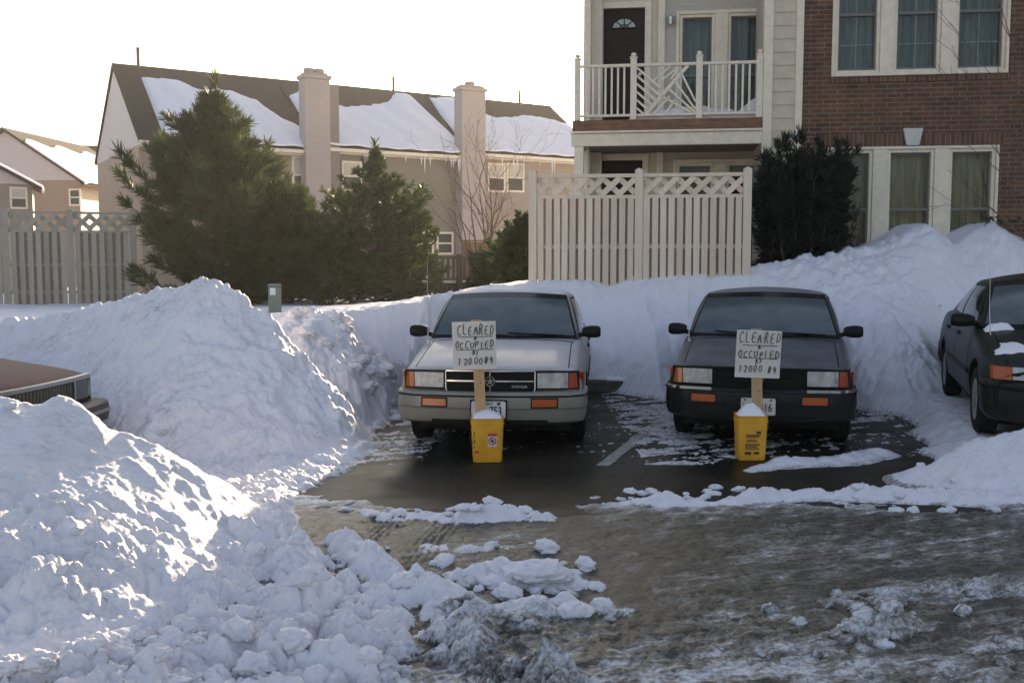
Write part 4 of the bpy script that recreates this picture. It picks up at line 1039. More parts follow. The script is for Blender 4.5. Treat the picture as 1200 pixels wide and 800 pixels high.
# ------------------------------------------------------------------ utility pedestal, wheel stop
def pedestal():
    a = at_depth(322, 357, 15.4); z0 = snow_z(a.x, 15.4); zt = at_depth(322, 332.5, 15.4).z; w = 15.0 / FPX * 15.4
    root = thing('utility_box', 'grey green utility box with a white label, half sunk in the snow', 'utility box', (a.x, 15.4, 0), R(14))
    MB().box(-w / 2, w / 2, -w / 2, w / 2, .5, zt - .035).build('body', M['pedestal'], root, bevel=.012)
    MB().prism([(-w / 2 - .01, zt - .034), (w / 2 + .01, zt - .034), (w / 2 - .005, zt), (-w / 2 + .005, zt)], -w / 2 - .012, w / 2 + .01).build('lid', M['pedestal'], root, bevel=.006)
    MB().box(-w * .36, w * .06, -w / 2 - .004, -w / 2 - .001, zt - .17, zt - .06).build('label_plate', M['label_white'], root)
    MB().box(-w * .46, w * .46, -w / 2 - .004, -w / 2 - .001, zt - .052, zt - .044).build('seam', M['room_dark'], root)
pedestal()
def wheel_stop():
    a = at_z(724, 461, 0); root = thing('wheel_stop', 'dark concrete wheel stop at the head of the space beside the silver car', 'wheel stop', (a.x - .25, a.y + .2, 0), R(-6))
    m = MB(); pr = [(-.13, 0.0), (.13, 0), (.09, .13), (.06, .155), (-.06, .155), (-.09, .13)]; m.prism(pr, -.9, .55, 'x'); m.build('block', M['stop'], root, bevel=.015)
    rows = [[(x, y, .154 + .05 * math.cos(y / .09 * 1.3) * (1 if -.15 < x < .5 else .1)) for y in (-.08, -.04, 0, .04, .08)] for x in np.linspace(.12, .54, 8)]
    MB().slab(rows, (0, 0, -.02)).build('snow_cap', M['clean_snow'], root, smooth=60)
M['stop'] = mat('stop', (.085, .075, .055), .8, var=.35, vscale=12, bump=.4)
wheel_stop()
# ------------------------------------------------------------------ evergreens
def needle_tufts(P, D, n, L, wdt, spread, rs):
    """n flat needles at each point P leaning along D; returns vertex and face arrays"""
    k = len(P); P = np.repeat(P, n, 0); D = np.repeat(D, n, 0)
    q = rs.normal(size=(k * n, 3)); q /= np.linalg.norm(q, axis=1, keepdims=True)
    d = D + q * spread; d /= np.linalg.norm(d, axis=1, keepdims=True)
    side = np.cross(d, rs.normal(size=d.shape)); side /= np.linalg.norm(side, axis=1, keepdims=True) + 1e-9
    ll = L * rs.uniform(.6, 1.25, (k * n, 1)); ww = wdt * rs.uniform(.7, 1.3, (k * n, 1))
    st = P + q * .015
    V = np.stack([st - side * ww * .35, st + side * ww * .35, st + d * ll * .6 + side * ww * .5, st + d * ll, st + d * ll * .6 - side * ww * .5], 1).reshape(-1, 3)
    b = np.arange(k * n)[:, None] * 5
    # one five sided blade as a quad and a triangle
    F4 = np.concatenate([b + 0, b + 1, b + 2, b + 4], 1); F3 = np.concatenate([b + 4, b + 2, b + 3, b + 3], 1)
    return V, F4, F3

def leafy_mesh(name, P, D, n, L, wdt, spread, rs, m):
    V, F4, F3 = needle_tufts(np.array(P), np.array(D), n, L, wdt, spread, rs)
    me = bpy.data.meshes.new(name); nv = len(V); k4, k3 = len(F4), len(F3)
    me.vertices.add(nv); me.vertices.foreach_set('co', V.astype(np.float32).ravel())
    loops = np.concatenate([F4.ravel(), F3[:, :3].ravel()]); me.loops.add(len(loops)); me.loops.foreach_set('vertex_index', loops.astype(np.int32))
    me.polygons.add(k4 + k3); me.polygons.foreach_set('loop_start', np.concatenate([np.arange(k4) * 4, k4 * 4 + np.arange(k3) * 3]).astype(np.int32))
    me.update(calc_edges=True); me.materials.append(m); return me

def evergreen(name, label, loc, H, rad, seed, m, n=12, L=.16, wdt=.02, whorls=24, per=7, profile=None, lift=.35, ndense=14, zlow=.05, leader=True, group=None, tw=.9):
    rs = np.random.default_rng(seed); root = thing(name, label, 'evergreen tree', loc, 0, group)
    tr = MB(); tr.tube([(0, 0, -.3), (.03, .02, H * .4), (.02, -.02, H * .8), (0, 0, H)], [H * .022, H * .017, H * .008, .012], 9); 
    br = tr; P, D = [], []
    prof = profile or (lambda t: (1 - t) ** .8)
    for wv in range(whorls):
        t = zlow + (1 - zlow) * (wv + rs.uniform(0, .6)) / whorls
        if t > .93: continue
        z0 = t * H
        for k in range(per):
            if t > .7 and rs.uniform() < .25 + .3 * (t > .82): continue
            a = 2 * math.pi * (k + rs.uniform(-.3, .3)) / per + wv * 1.9
            Lb = rad * prof(t) * rs.uniform(.5, 1.15) * (1 + .22 * math.sin(a * 2 + seed)) + (.10 if t < .8 else .05)
            up = lift * (.4 + .9 * t) + rs.uniform(-.12, .18); pts = []
            for s in np.linspace(0, 1, 7):
                pts.append(np.array([math.cos(a) * Lb * s, math.sin(a) * Lb * s, z0 + Lb * (up * s - .22 * (1 - t) * s * s + .35 * s ** 3 * tw)]) + rs.normal(size=3) * .02 * (s > 0))
            br.tube(pts, np.linspace(.022 * (1.3 - t), .005, 7), 5, False)
            ns = max(3, int(ndense * Lb)); 
            for s in rs.uniform(.25, 1.0, ns):
                f = s * 6; i = min(5, int(f)); p = pts[i] + (pts[i + 1] - pts[i]) * (f - i); d = pts[i + 1] - pts[i]; d = d / np.linalg.norm(d)
                # short side twig, then tufts along it
                sd = np.cross(d, [0, 0, 1]) * rs.choice((-1, 1)); tl = rs.uniform(.12, .42) * (1.15 - s * .5) * min(1, Lb)
                e = d * .75 + sd * rs.uniform(.3, 1) + np.array([0, 0, rs.uniform(.0, .55)]); e /= np.linalg.norm(e)
                for g in (0.35, .7, 1.0): P.append(p + e * tl * g); D.append(e)
            P.append(pts[-1]); D.append((pts[-1] - pts[-2]) / np.linalg.norm(pts[-1] - pts[-2]))
    if leader:
        for z in np.linspace(H * .95, H, 4): P.append(np.array([0, 0, z])); D.append(np.array([0, 0, 1.0]))
    br.build('trunk_and_branches', M['bark'], root, fix=False, smooth=60)  # stem and all branch tubes in one mesh
    me = leafy_mesh('crown', P, D, n, L, wdt, .75, rs, m); link('crown', me, root)
    return root

def gz(p): return .75
a = at_depth(258, 350, 22.0)
evergreen('pine_tree', 'biggest evergreen, broad and dense, in front of the bare gable house', (a.x, 22.0, .6), 5.1, 2.2, 11, M['pine_needle'], n=13, L=.24, wdt=.021, whorls=24, per=8,
          profile=lambda t: (.82 + .18 * min(1, t / .3) if t < .42 else max(.03, 1 - ((t - .42) / .5) ** .8)) * (.88 + .12 * math.sin(t * 23)), lift=.30, ndense=8, tw=1.0)
a = at_depth(340, 350, 22.6)
evergreen('pine_tree', 'low round evergreen between the biggest evergreen and the thin topped one', (a.x, 22.6, .6), 3.0, 1.3, 17, M['pine_needle'], n=11, L=.17, wdt=.022, whorls=20, per=8,
          profile=lambda t: max(.12, 1 - t ** 2), lift=.35, ndense=14)
a = at_depth(441, 350, 22.0)
evergreen('fir_tree', 'thin topped evergreen with gaps, in front of the grey sided row house', (a.x, 22.0, .6), 3.7, 1.5, 23, M['fir_needle'], n=8, L=.15, wdt=.026, whorls=20, per=6,
          profile=lambda t: (1.0 if t < .45 else max(.02, 1 - ((t - .45) / .46) ** .8)) * (.82 + .18 * math.sin(t * 17)), lift=.35, ndense=11)
a = at_depth(480, 350, 23.0)
evergreen('fir_tree', 'small open evergreen with reaching sprays beside the deck railing', (a.x, 23.0, .6), 2.6, 1.05, 29, M['fir_needle'], n=7, L=.14, wdt=.032, whorls=12, per=6,
          profile=lambda t: max(.1, 1 - t ** 1.5), lift=.6, ndense=9)
a = at_depth(607, 320, 19.5)
evergreen('fir_tree', 'small dark evergreen behind the corner of the pale board fence', (a.x, 19.5, .6), 2.05, .55, 31, M['fir_needle'], n=8, L=.12, wdt=.026, whorls=18, per=6,
          profile=lambda t: max(.1, (1 - t) ** .7), lift=.5, ndense=15)

for px, d_, h_, r_, sd_, lb in ((572, 26.0, 1.3, .5, 41, 'low dark evergreen shrub at the right end of the deck railing'), (590, 24.0, 1.75, .55, 43, 'low dark evergreen shrub between the deck railing and the pale board fence'), (388, 21.5, 1.9, .85, 47, 'rounded evergreen shrub filling the gap between the two tallest evergreens')):
    a = at_depth(px, 350, d_)
    evergreen('evergreen_shrub', lb, (a.x, d_, .6), h_, r_, sd_, M['fir_needle'], n=8, L=.14, wdt=.026, whorls=12, per=7, profile=lambda t: max(.15, (1 - t ** 2.2)), lift=.6, ndense=12)
def yew():
    rs = np.random.default_rng(5); a = at_depth(938, 300, 15.05); z0 = 1.35; ztop = at_depth(938, 168, 15.05).z; H = ztop - z0
    root = thing('yew_bush', 'tall dark yew bush against the brick wall beside the lower windows', 'bush', (a.x, 15.05, z0), 0)
    br = MB(); P, D = [], []
    for k in range(150):
        an = rs.uniform(0, 2 * math.pi); r0 = math.sqrt(rs.uniform(0, 1)); fl = .58 + .26 * (math.cos(an) > 0) * rs.uniform(0, 1)
        bx, by = math.cos(an) * r0 * .52, math.sin(an) * r0 * .40; tx, ty = math.cos(an) * r0 * (fl + .13), math.sin(an) * r0 * .5
        h = H * (rs.uniform(.5, 1.02) + .07 * math.cos(an * 3)) * (1.02 - .12 * r0); pts = []
        for s in np.linspace(0, 1, 7): pts.append(np.array([bx + (tx - bx) * s ** 1.3, by + (ty - by) * s ** 1.3, h * s]) + rs.normal(size=3) * .025)
        if k % 2 == 0: br.tube(pts, np.linspace(.018, .004, 7), 5, False)
        for s in rs.uniform(.04, 1, 26):
            f = s * 6; i = min(5, int(f)); p = pts[i] + (pts[i + 1] - pts[i]) * (f - i); d = pts[i + 1] - pts[i]; d /= np.linalg.norm(d)
            e = d + rs.normal(size=3) * .5 + np.array([math.cos(an), math.sin(an), 0]) * .35; e /= np.linalg.norm(e); tl = rs.uniform(.04, .16)
            P.append(p + e * tl); D.append(e)
        for g in (0, .05, .1): P.append(pts[-1] + d * g); D.append(d)
    br.build('stems', M['bark'], root, fix=False); link('crown', leafy_mesh('crown', P, D, 15, .12, .011, .65, rs, M['yew_leaf']), root)
yew()

# ------------------------------------------------------------------ bare trees and twigs
def bare(name, label, loc, stems, seed, r0, depth=3, cat='bare shrub', wob=.08):
    r = random.Random(seed); root = thing(name, label, cat, loc, 0); m = MB(); tw = MB()
    def grow(p, d, L, rad, lv):
        pts = [p]; q = p.copy(); dd = d.copy(); n = 7
        for k in range(n):
            dd = (dd + Vector((r.gauss(0, wob), r.gauss(0, wob), r.gauss(0, wob * .6) + .015))).normalized(); q = q + dd * (L / n); pts.append(q.copy())
            if lv < depth and k >= 2 and r.random() < .62:
                sd = dd.orthogonal().normalized(); sd.rotate(Matrix.Rotation(r.uniform(0, 6.28), 3, dd)); nd = (dd + sd * r.uniform(.4, .8)).normalized()
                grow(q.copy(), nd, L * r.uniform(.35, .6), rad * (1 - k / n * .7) * .55, lv + 1)
        (m if lv == 0 else tw).tube(pts, [max(.0028, rad * (1 - .85 * k / n)) for k in range(n + 1)], 5 if lv else 7, False)
    for (dx, dy, dz, L) in stems: grow(Vector((r.uniform(-.06, .06), r.uniform(-.06, .06), -.1)), Vector((dx, dy, dz)).normalized(), L, r0, 0)
    m.build('stems', M['twig'], root, fix=False, smooth=60); tw.build('twigs', M['twig'], root, fix=False, smooth=60)
    return root
a = at_depth(568, 300, 27.0); 
bare('bare_shrub', 'tall leafless many stemmed shrub rising in front of the second chimney', (a.x, 27.0, .5), [(-.25, 0, 1, 3.0), (-.10, .1, 1, 3.5), (.08, -.1, 1, 3.6), (.22, .1, 1, 3.8), (.36, 0, 1, 3.1), (-.42, 0, 1, 2.8), (.15, .2, 1, 3.8)], 4, .045, 3)
bare('bare_tree', 'thin leafless young tree arching in front of the brick wall', (7.95, 14.9, 1.9), [(-.22, 0, 1, 4.4), (-.10, .05, 1, 4.6), (-.38, 0, 1, 3.6), (-.75, -.05, .55, 2.0), (-.62, 0, .9, 2.4)], 8, .018, 2, 'bare tree', .06)

def sprig(label, px, py, d, n, s, seed, leaves=True):
    r = random.Random(seed); a = at_depth(px, py, d); z = snow_z(a.x, d); root = thing('plant_sprig', label, 'plant sprig', (a.x, d, z), 0); m = MB(); lf = MB()
    for k in range(n):
        an = r.uniform(0, 6.28); L = s * r.uniform(.5, 1.2); x0, y0 = r.uniform(-s, s) * .8, r.uniform(-.3, .3) * s
        d3 = Vector((math.cos(an) * .7, math.sin(an) * .7, r.uniform(.4, 1))).normalized(); p0 = Vector((x0, y0, -.06)); pts = [p0, p0 + d3 * L * .6, p0 + d3 * L + Vector((0, 0, -.02))]
        m.tube(pts, [.006, .005, .003], 5)
        if leaves:
            for g in (.5, .7, .9, 1.0):
                c = p0 + d3 * L * g; sd = Vector((r.gauss(0, 1), r.gauss(0, 1), r.gauss(0, .5))).normalized(); u = sd.cross(d3).normalized(); w = .025
                lf.add([c, c + sd * .04 + u * w, c + sd * .085, c + sd * .04 - u * w], [(0, 1, 2, 3)])
    m.build('stems', M['twig'], root); 
    if leaves: lf.build('leaves', M['sprig_leaf'], root, fix=False)
M['sprig_leaf'] = mat('sprig_leaf', (.035, .045, .02), .5)
sprig('leafy sprig poking out of the snow hump under the right lower window', 1164, 283, 15.0, 9, .22, 3)
sprig('leafy sprig poking out of the dip between the two snow humps', 1098, 284, 15.1, 5, .14, 5)
sprig('dark leafy sprig half buried at the foot of the yew bush', 892, 312, 14.6, 5, .16, 7)
sprig('tuft of bare dark twigs in the snow bank behind the dark green car', 1097, 370, 13.4, 7, .10, 9, False)
sprig('tuft of dark twigs in the snow bank beside the silver car mirror', 474, 388, 12.6, 7, .15, 11, False)
# ------------------------------------------------------------------ cars
def paint_mat(name, col, metal=.35, rough=.3, frost_sheen=.0, fcol=(.55, .55, .58), coat=.6, salt=.45, spec=.22):
    """car paint with road film; frost: icy salt dusting plus painted sky sheen on the faces that look up"""
    m, t, b = nt(name); co = node(t, 'ShaderNodeTexCoord'); O = co.outputs['Object']
    n = node(t, 'ShaderNodeTexNoise', Scale=4.0, Detail=8.0, Roughness=.65); t.links.new(O, n.inputs['Vector'])
    g = node(t, 'ShaderNodeNewGeometry'); sx = node(t, 'ShaderNodeSeparateXYZ'); t.links.new(g.outputs['Normal'], sx.inputs[0])
    up = node(t, 'ShaderNodeMapRange'); up.inputs['From Min'].default_value = .5; up.inputs['From Max'].default_value = .95; t.links.new(sx.outputs['Z'], up.inputs['Value'])
    nn = node(t, 'ShaderNodeMapRange'); nn.inputs['From Min'].default_value = .3; nn.inputs['From Max'].default_value = .7; nn.inputs['To Min'].default_value = .45; nn.inputs['To Max'].default_value = 1.0; t.links.new(n.outputs['Fac'], nn.inputs['Value'])
    f1 = node(t, 'ShaderNodeMath', _operation='MULTIPLY'); t.links.new(up.outputs[0], f1.inputs[0]); t.links.new(nn.outputs[0], f1.inputs[1])
    f2 = node(t, 'ShaderNodeMath', _operation='MULTIPLY'); f2.inputs[1].default_value = frost_sheen; t.links.new(f1.outputs[0], f2.inputs[0])  # icy dusting and reflected sky, both painted on the upward faces
    # salt film low on the body
    so_ = node(t, 'ShaderNodeSeparateXYZ'); t.links.new(O, so_.inputs[0])
    lo = node(t, 'ShaderNodeMapRange'); lo.inputs['From Min'].default_value = .62; lo.inputs['From Max'].default_value = .2; t.links.new(so_.outputs['Z'], lo.inputs['Value'])
    l2 = node(t, 'ShaderNodeMath', _operation='MULTIPLY'); t.links.new(lo.outputs[0], l2.inputs[0]); t.links.new(nn.outputs[0], l2.inputs[1])
    l3 = node(t, 'ShaderNodeMath', _operation='MULTIPLY'); l3.inputs[1].default_value = salt; t.links.new(l2.outputs[0], l3.inputs[0])
    m1 = node(t, 'ShaderNodeMix', _data_type='RGBA'); m1.inputs['A'].default_value = rgba(col); m1.inputs['B'].default_value = (.16, .145, .12, 1); t.links.new(l3.outputs[0], m1.inputs['Factor'])
    m2 = node(t, 'ShaderNodeMix', _data_type='RGBA'); m2.inputs['B'].default_value = rgba(fcol); t.links.new(m1.outputs['Result'], m2.inputs['A']); t.links.new(f2.outputs[0], m2.inputs['Factor'])
    t.links.new(m2.outputs['Result'], b.inputs['Base Color'])
    mm = node(t, 'ShaderNodeMath', _operation='MULTIPLY_ADD'); mm.inputs[1].default_value = -metal; mm.inputs[2].default_value = metal; mm.use_clamp = True; t.links.new(f2.outputs[0], mm.inputs[0]); t.links.new(mm.outputs[0], b.inputs['Metallic'])
    rr = node(t, 'ShaderNodeMapRange'); rr.inputs['To Min'].default_value = rough; rr.inputs['To Max'].default_value = .75; 
    r2 = node(t, 'ShaderNodeMath', _operation='MAXIMUM'); t.links.new(f2.outputs[0], r2.inputs[0]); t.links.new(l3.outputs[0], r2.inputs[1]); t.links.new(r2.outputs[0], rr.inputs['Value']); t.links.new(rr.outputs[0], b.inputs['Roughness'])
    b.inputs['Specular IOR Level'].default_value = spec; b.inputs['Coat Weight'].default_value = coat * .5; b.inputs['Coat Roughness'].default_value = .12
    return m
M['silver_paint'] = paint_mat('silver_paint', (.28, .265, .23), .45, .38, .92, (.54, .545, .60), .2)
M['black_paint'] = paint_mat('black_paint', (.013, .015, .013), .0, .30, .88, (.15, .16, .18), .15, .12)
M['green_paint'] = paint_mat('green_paint', (.007, .013, .008), .0, .34, .06, (.3, .3, .32), .0, .04, .10)
M['maroon_paint'] = paint_mat('maroon_paint', (.085, .032, .028), .0, .55, .10, (.3, .24, .22), .0, .3, .12)
M['rubber'] = mat('rubber', (.013, .012, .011), .85, var=.3, vscale=12, spec=.2)
M['black_plastic'] = mat('black_plastic', (.010, .010, .009), .5, var=.2, spec=.18)
M['bumper_grey'] = mat('bumper_grey', (.22, .21, .19), .5, var=.12, vscale=6)
M['chrome'] = mat('chrome', (.75, .74, .70), .18, metal=1.0, rvar=.08, vscale=15)
M['dull_chrome'] = mat('dull_chrome', (.42, .42, .40), .35, metal=1.0, rvar=.1, vscale=15)
M['lamp_glass'] = mat('lamp_glass', (.46, .44, .41), .12, var=.40, vscale=14, bump=.3, bscale=60, spec=.8, stretch=(1, 1, .5))
M['amber'] = mat('amber', (.42, .085, .012), .2, var=.12, vscale=60, spec=.7)
M['red_amber'] = mat('red_amber', (.34, .028, .012), .2, var=.12, vscale=60, spec=.7)
def windscreen_mat():
    m, t, b = nt('windscreen'); co = node(t, 'ShaderNodeTexCoord')
    n = node(t, 'ShaderNodeTexNoise', Scale=3.0, Detail=7.0); t.links.new(co.outputs['Object'], n.inputs['Vector'])
    cr = node(t, 'ShaderNodeValToRGB'); t.links.new(n.outputs['Fac'], cr.inputs['Fac']); e = cr.color_ramp.elements
    e[0].position = .35; e[0].color = (.06, .082, .086, 1); e[1].position = .7; e[1].color = (.11, .135, .14, 1); t.links.new(cr.outputs[0], b.inputs['Base Color'])
    b.inputs['Roughness'].default_value = .16; b.inputs['Specular IOR Level'].default_value = .5; return m
M['windscreen'] = windscreen_mat(); M['shade_band'] = mat('shade_band', (.012, .018, .018), .15, spec=.4)
M['side_glass'] = mat('side_glass', (.030, .038, .036), .08, var=.2, spec=.5)
M['plate_white'] = mat('plate_white', (.62, .60, .56), .5, var=.06); M['ink'] = mat('ink', (.008, .008, .007), .6, spec=.15); M['red_ink'] = mat('red_ink', (.14, .028, .02), .6)
M['wheel_grey'] = mat('wheel_grey', (.16, .155, .145), .5, metal=.3, var=.25, vscale=10)

def chaikin(pts, n=2):
    pts = [np.array(p, float) for p in pts]
    for _ in range(n):
        q = [pts[0]]
        for a, b in zip(pts[:-1], pts[1:]): q += [a * .75 + b * .25, a * .25 + b * .75]
        q.append(pts[-1]); pts = q
    return np.array(pts)

class Body:
    """car body: stations along y with eight section points from the top centre to the floor centre"""
    def __init__(s, st, nose, tail, kf=.16, kr=.12):
        s.y = np.array([a[0] for a in st]); s.c = np.array([a[1] for a in st], float); s.kf, s.kr, s.nose, s.tail = kf, kr, nose, tail
        s.sec = np.array([chaikin(c, 2) for c in s.c])          # (stations, k, 2)
        s.k = s.sec.shape[1]
    def row(s, y):
        i = np.clip(np.searchsorted(s.y, y) - 1, 0, len(s.y) - 2); t = (y - s.y[i]) / (s.y[i + 1] - s.y[i])
        # monotone style cubic through the stations
        def tang(j):
            if j == 0 or j == len(s.y) - 1: return np.zeros_like(s.sec[0])
            d0 = (s.sec[j] - s.sec[j - 1]) / (s.y[j] - s.y[j - 1]); d1 = (s.sec[j + 1] - s.sec[j]) / (s.y[j + 1] - s.y[j]); return np.where(d0 * d1 > 0, 2 * d0 * d1 / (d0 + d1 + 1e-12), 0)
        h = s.y[i + 1] - s.y[i]; m0, m1 = tang(i) * h, tang(i + 1) * h
        if i == 0: m0 = (s.sec[1] - s.sec[0])
        if i == len(s.y) - 2: m1 = (s.sec[-1] - s.sec[-2])
        t2, t3 = t * t, t * t * t
        return s.sec[i] * (2 * t3 - 3 * t2 + 1) + m0 * (t3 - 2 * t2 + t) + s.sec[i + 1] * (-2 * t3 + 3 * t2) + m1 * (t3 - t2)
    def warp(s, x, y):
        f = max(0.0, 1 - (y - s.nose) / 1.1); r = max(0.0, 1 - (s.tail - y) / .9); return y + s.kf * x * x * f * f * (3 - 2 * f) - s.kr * x * x * r
    def ring(s, y):
        q = s.row(y); L = [(a, s.warp(a, y), b) for a, b in q]; return L + [(-a, yy, b) for a, yy, b in reversed(L[1:-1])]
    def side(s, y, z, sgn=1, off=0.0):
        """point on the flank at height z"""
        q = s.row(y); k0 = int(s.k * .30)
        a = q[k0:s.k - 4]; zz = a[::-1, 1]; xx = a[::-1, 0]; x = float(np.interp(z, zz, xx)); return Vector((sgn * (x + off), s.warp(x, y), z))
    def top(s, x, y, off=0.0):
        q = s.row(y); a = q[:int(s.k * .42)]; z = float(np.interp(abs(x), a[:, 0], a[:, 1])); return Vector((x, s.warp(x, y), z + off))
    def build(s, parent, m, wheels, wr, seg=64):
        ys = np.unique(np.concatenate([np.linspace(s.y[0], s.y[-1], seg), s.y])); rows = [s.ring(y) for y in ys]
        mb = MB(); mb.grid(rows, True); n = len(rows[0]); mb.f.append(tuple(range(n))); mb.f.append(tuple(reversed(range((len(rows) - 1) * n, len(rows) * n))))
        o = mb.build('body', m, parent, smooth=38)
        cut = MB()
        for wy in wheels:
            for sg in (-1, 1): cut.lathe([(0, .50 * sg), (wr, .50 * sg), (wr, 1.1 * sg), (0, 1.1 * sg)], 40, 'x', (0, wy, wr * .90))
        b0 = bmesh.new(); me = cut.mesh('cutter', M['black_plastic']); b0.from_mesh(me); bmesh.ops.remove_doubles(b0, verts=b0.verts, dist=1e-5); bmesh.ops.recalc_face_normals(b0, faces=b0.faces); b0.to_mesh(me); b0.free()
        co = link('cutter', me); co.parent = parent
        md = o.modifiers.new('arch', 'BOOLEAN'); md.operation = 'DIFFERENCE'; md.solver = 'EXACT'; md.object = co; md.use_self = False
        try: md.material_mode = 'TRANSFER'
        except Exception: pass
        bpy.context.view_layer.update(); dg = bpy.context.evaluated_depsgraph_get(); nm = bpy.data.meshes.new_from_object(o.evaluated_get(dg)); o.modifiers.clear(); o.data = nm
        bpy.data.objects.remove(co); nm.polygons.foreach_set('use_smooth', [True] * len(nm.polygons)); nm.set_sharp_from_angle(angle=R(38)); return o

def bent(x0, x1, z0, z1, body, y0, proud, depth=.04, n=12, slope=0.0):
    """bar across the nose following its plan curve; slope leans it back with height"""
    rows = []
    for i in range(n + 1):
        x = x0 + (x1 - x0) * i / n; yc = y0 + body.kf * x * x - proud; rows.append([(x, yc, z0), (x, yc + slope * (z1 - z0), z1)])
    return MB().slab(rows, (0, depth, 0))

def sweep(path, sec):
    """section [(out,z)] carried along plan path [(x,y)], capped"""
    P = [Vector((a, b, 0)) for a, b in path]; rows = []
    for i, p in enumerate(P):
        t = (P[min(i + 1, len(P) - 1)] - P[max(i - 1, 0)]).normalized(); nrm = Vector((t.y, -t.x, 0)); rows.append([(p.x + nrm.x * o, p.y + nrm.y * o, z) for o, z in sec])
    mb = MB(); mb.grid(rows, True); k = len(sec); mb.f.append(tuple(range(k))); mb.f.append(tuple(reversed(range((len(rows) - 1) * k, len(rows) * k)))); return mb

def bumper_path(body, y, hw, wrap=.55, r=.14, k=None):
    k = body.kf if k is None else k; pts = [(-hw, y + wrap)]; yc = y + k * hw * hw
    pts.append((-hw, yc + r * 1.2))
    for a in np.linspace(180, 270, 7)[1:-1]: pts.append((-hw + r + r * math.cos(R(a)), yc + r + r * math.sin(R(a))))
    for x in np.linspace(-hw + r, hw - r, 21): pts.append((x, y + k * x * x * .98))
    for a in np.linspace(270, 360, 7)[1:-1]: pts.append((hw - r + r * math.cos(R(a)), yc + r + r * math.sin(R(a))))
    pts += [(hw, yc + r * 1.2), (hw, y + wrap)]; return pts

class Cabin:
    def __init__(s, yb, zb, wb, yt, zt, wt, ytr, ybr, zbr=None, bow=.12, crown=.03, wtr=None, wbr=None):
        s.__dict__.update(locals()); s.zbr = zbr or zb; s.wtr = wtr or wt * .98; s.wbr = wbr or wb * .97
    def ws(s, u, t, off=0.0):                  # windscreen
        w = s.wb + (s.wt - s.wb) * t; x = u * w; b = s.bow * (1 - t * .55); y = s.yb + (s.yt - s.yb) * t + b * u * u - .05 * math.sin(math.pi * t); z = s.zb + (s.zt - s.zb) * t + s.crown * t * (1 - u * u) + .01 * math.sin(math.pi * t); n = Vector((0, -(s.zt - s.zb), (s.yt - s.yb))).normalized(); return Vector((x, y, z)) + n * off
    def rw(s, u, t, off=0.0):                  # rear window
        w = s.wbr + (s.wtr - s.wbr) * t; x = u * w; y = s.ybr + (s.ytr - s.ybr) * t - .10 * u * u; z = s.zbr + (s.zt - s.zbr) * t + s.crown * t * (1 - u * u); n = Vector((0, (s.zt - s.zbr), (s.ybr - s.ytr))).normalized(); return Vector((x, y, z)) + n * off
    def side(s, v, t, sg, off=0.0):            # v 0 at the front edge, 1 at the rear
        A = s.ws(1, t); B = s.rw(1, t); x = A.x + (B.x - A.x) * v + .035 * math.sin(math.pi * v) + .03 * math.sin(math.pi * t) * min(1, 8 * v, 8 * (1 - v)); p = Vector((x + off, A.y + (B.y - A.y) * v, A.z + (B.z - A.z) * v)); p.x *= sg; return p
    def roof(s, u, v):
        A = s.ws(u, 1); B = s.rw(u, 1); p = A.lerp(B, v); p.z += s.crown * 1.1 * math.sin(math.pi * v) * (1 - u * u); e = abs(u); 
        if e > .99: p.x = math.copysign(abs(s.side(v, 1, 1).x), u) 
        else: p.x = u * abs(s.side(v, 1, 1).x)
        return p
    def build(s, parent, m):
        mb = MB(); N = 16; U = np.linspace(-1, 1, N + 1); T = np.linspace(0, 1, 9); V = np.linspace(0, 1, 13)
        mb.grid([[s.ws(u, t) for u in U] for t in T]); mb.grid([[s.rw(u, t) for u in U] for t in T]); mb.grid([[s.roof(u, v) for u in U] for v in V])
        for sg in (-1, 1): mb.grid([[s.side(v, t, sg) for v in V] for t in T])
        b = bmesh.new(); me = mb.mesh('roof', m); b.from_mesh(me)
        for v in b.verts: pass
        bmesh.ops.remove_doubles(b, verts=b.verts, dist=.012); bmesh.ops.recalc_face_normals(b, faces=b.faces); b.to_mesh(me); b.free()
        me.polygons.foreach_set('use_smooth', [True] * len(me.polygons)); me.set_sharp_from_angle(angle=R(50)); o = link('roof', me, parent)
        bv = o.modifiers.new('bevel', 'BEVEL'); bv.width = .03; bv.segments = 3; bv.limit_method = 'ANGLE'; bv.angle_limit = R(35); return o
    def glass(s, parent, sidecuts=(.06, .47, .51, .80), seal=True):
        U = np.linspace(-.955, .955, 17); 
        if seal: MB().slab([[s.ws(u, t, .006) for u in np.linspace(-.985, .985, 17)] for t in np.linspace(.0, .99, 9)], (0, .004, -.004)).build('windscreen_seal', M['black_plastic'], parent, smooth=40)
        g = MB().slab([[s.ws(u, t, .011) for u in U] for t in np.linspace(.05, .86, 9)], (0, .003, -.003)).build('windscreen', M['windscreen'], parent, smooth=40)
        MB().slab([[s.ws(u, t, .0115) for u in U] for t in np.linspace(.862, .965, 4)], (0, .003, -.003)).build('sun_band', M['shade_band'], g, smooth=40)
        MB().slab([[s.rw(u, t, .008) for u in np.linspace(-.93, .93, 17)] for t in np.linspace(.08, .93, 9)], (0, -.004, -.004)).build('rear_window', M['side_glass'], parent, smooth=40)
        for sg in (-1, 1):
            for a, b in zip(sidecuts[::2], sidecuts[1::2]):
                MB().slab([[s.side(v, t, sg, .004) for v in np.linspace(a - .012, b + .012, 7)] for t in np.linspace(.06, .92, 7)], (-.003 * sg, 0, 0)).build('window_seal', M['black_plastic'], parent, smooth=40)
                MB().slab([[s.side(v, t, sg, .008) for v in np.linspace(a, b, 7)] for t in np.linspace(.10, .88, 7)], (-.003 * sg, 0, 0)).build('side_window', M['side_glass'], parent, smooth=40)
        return g

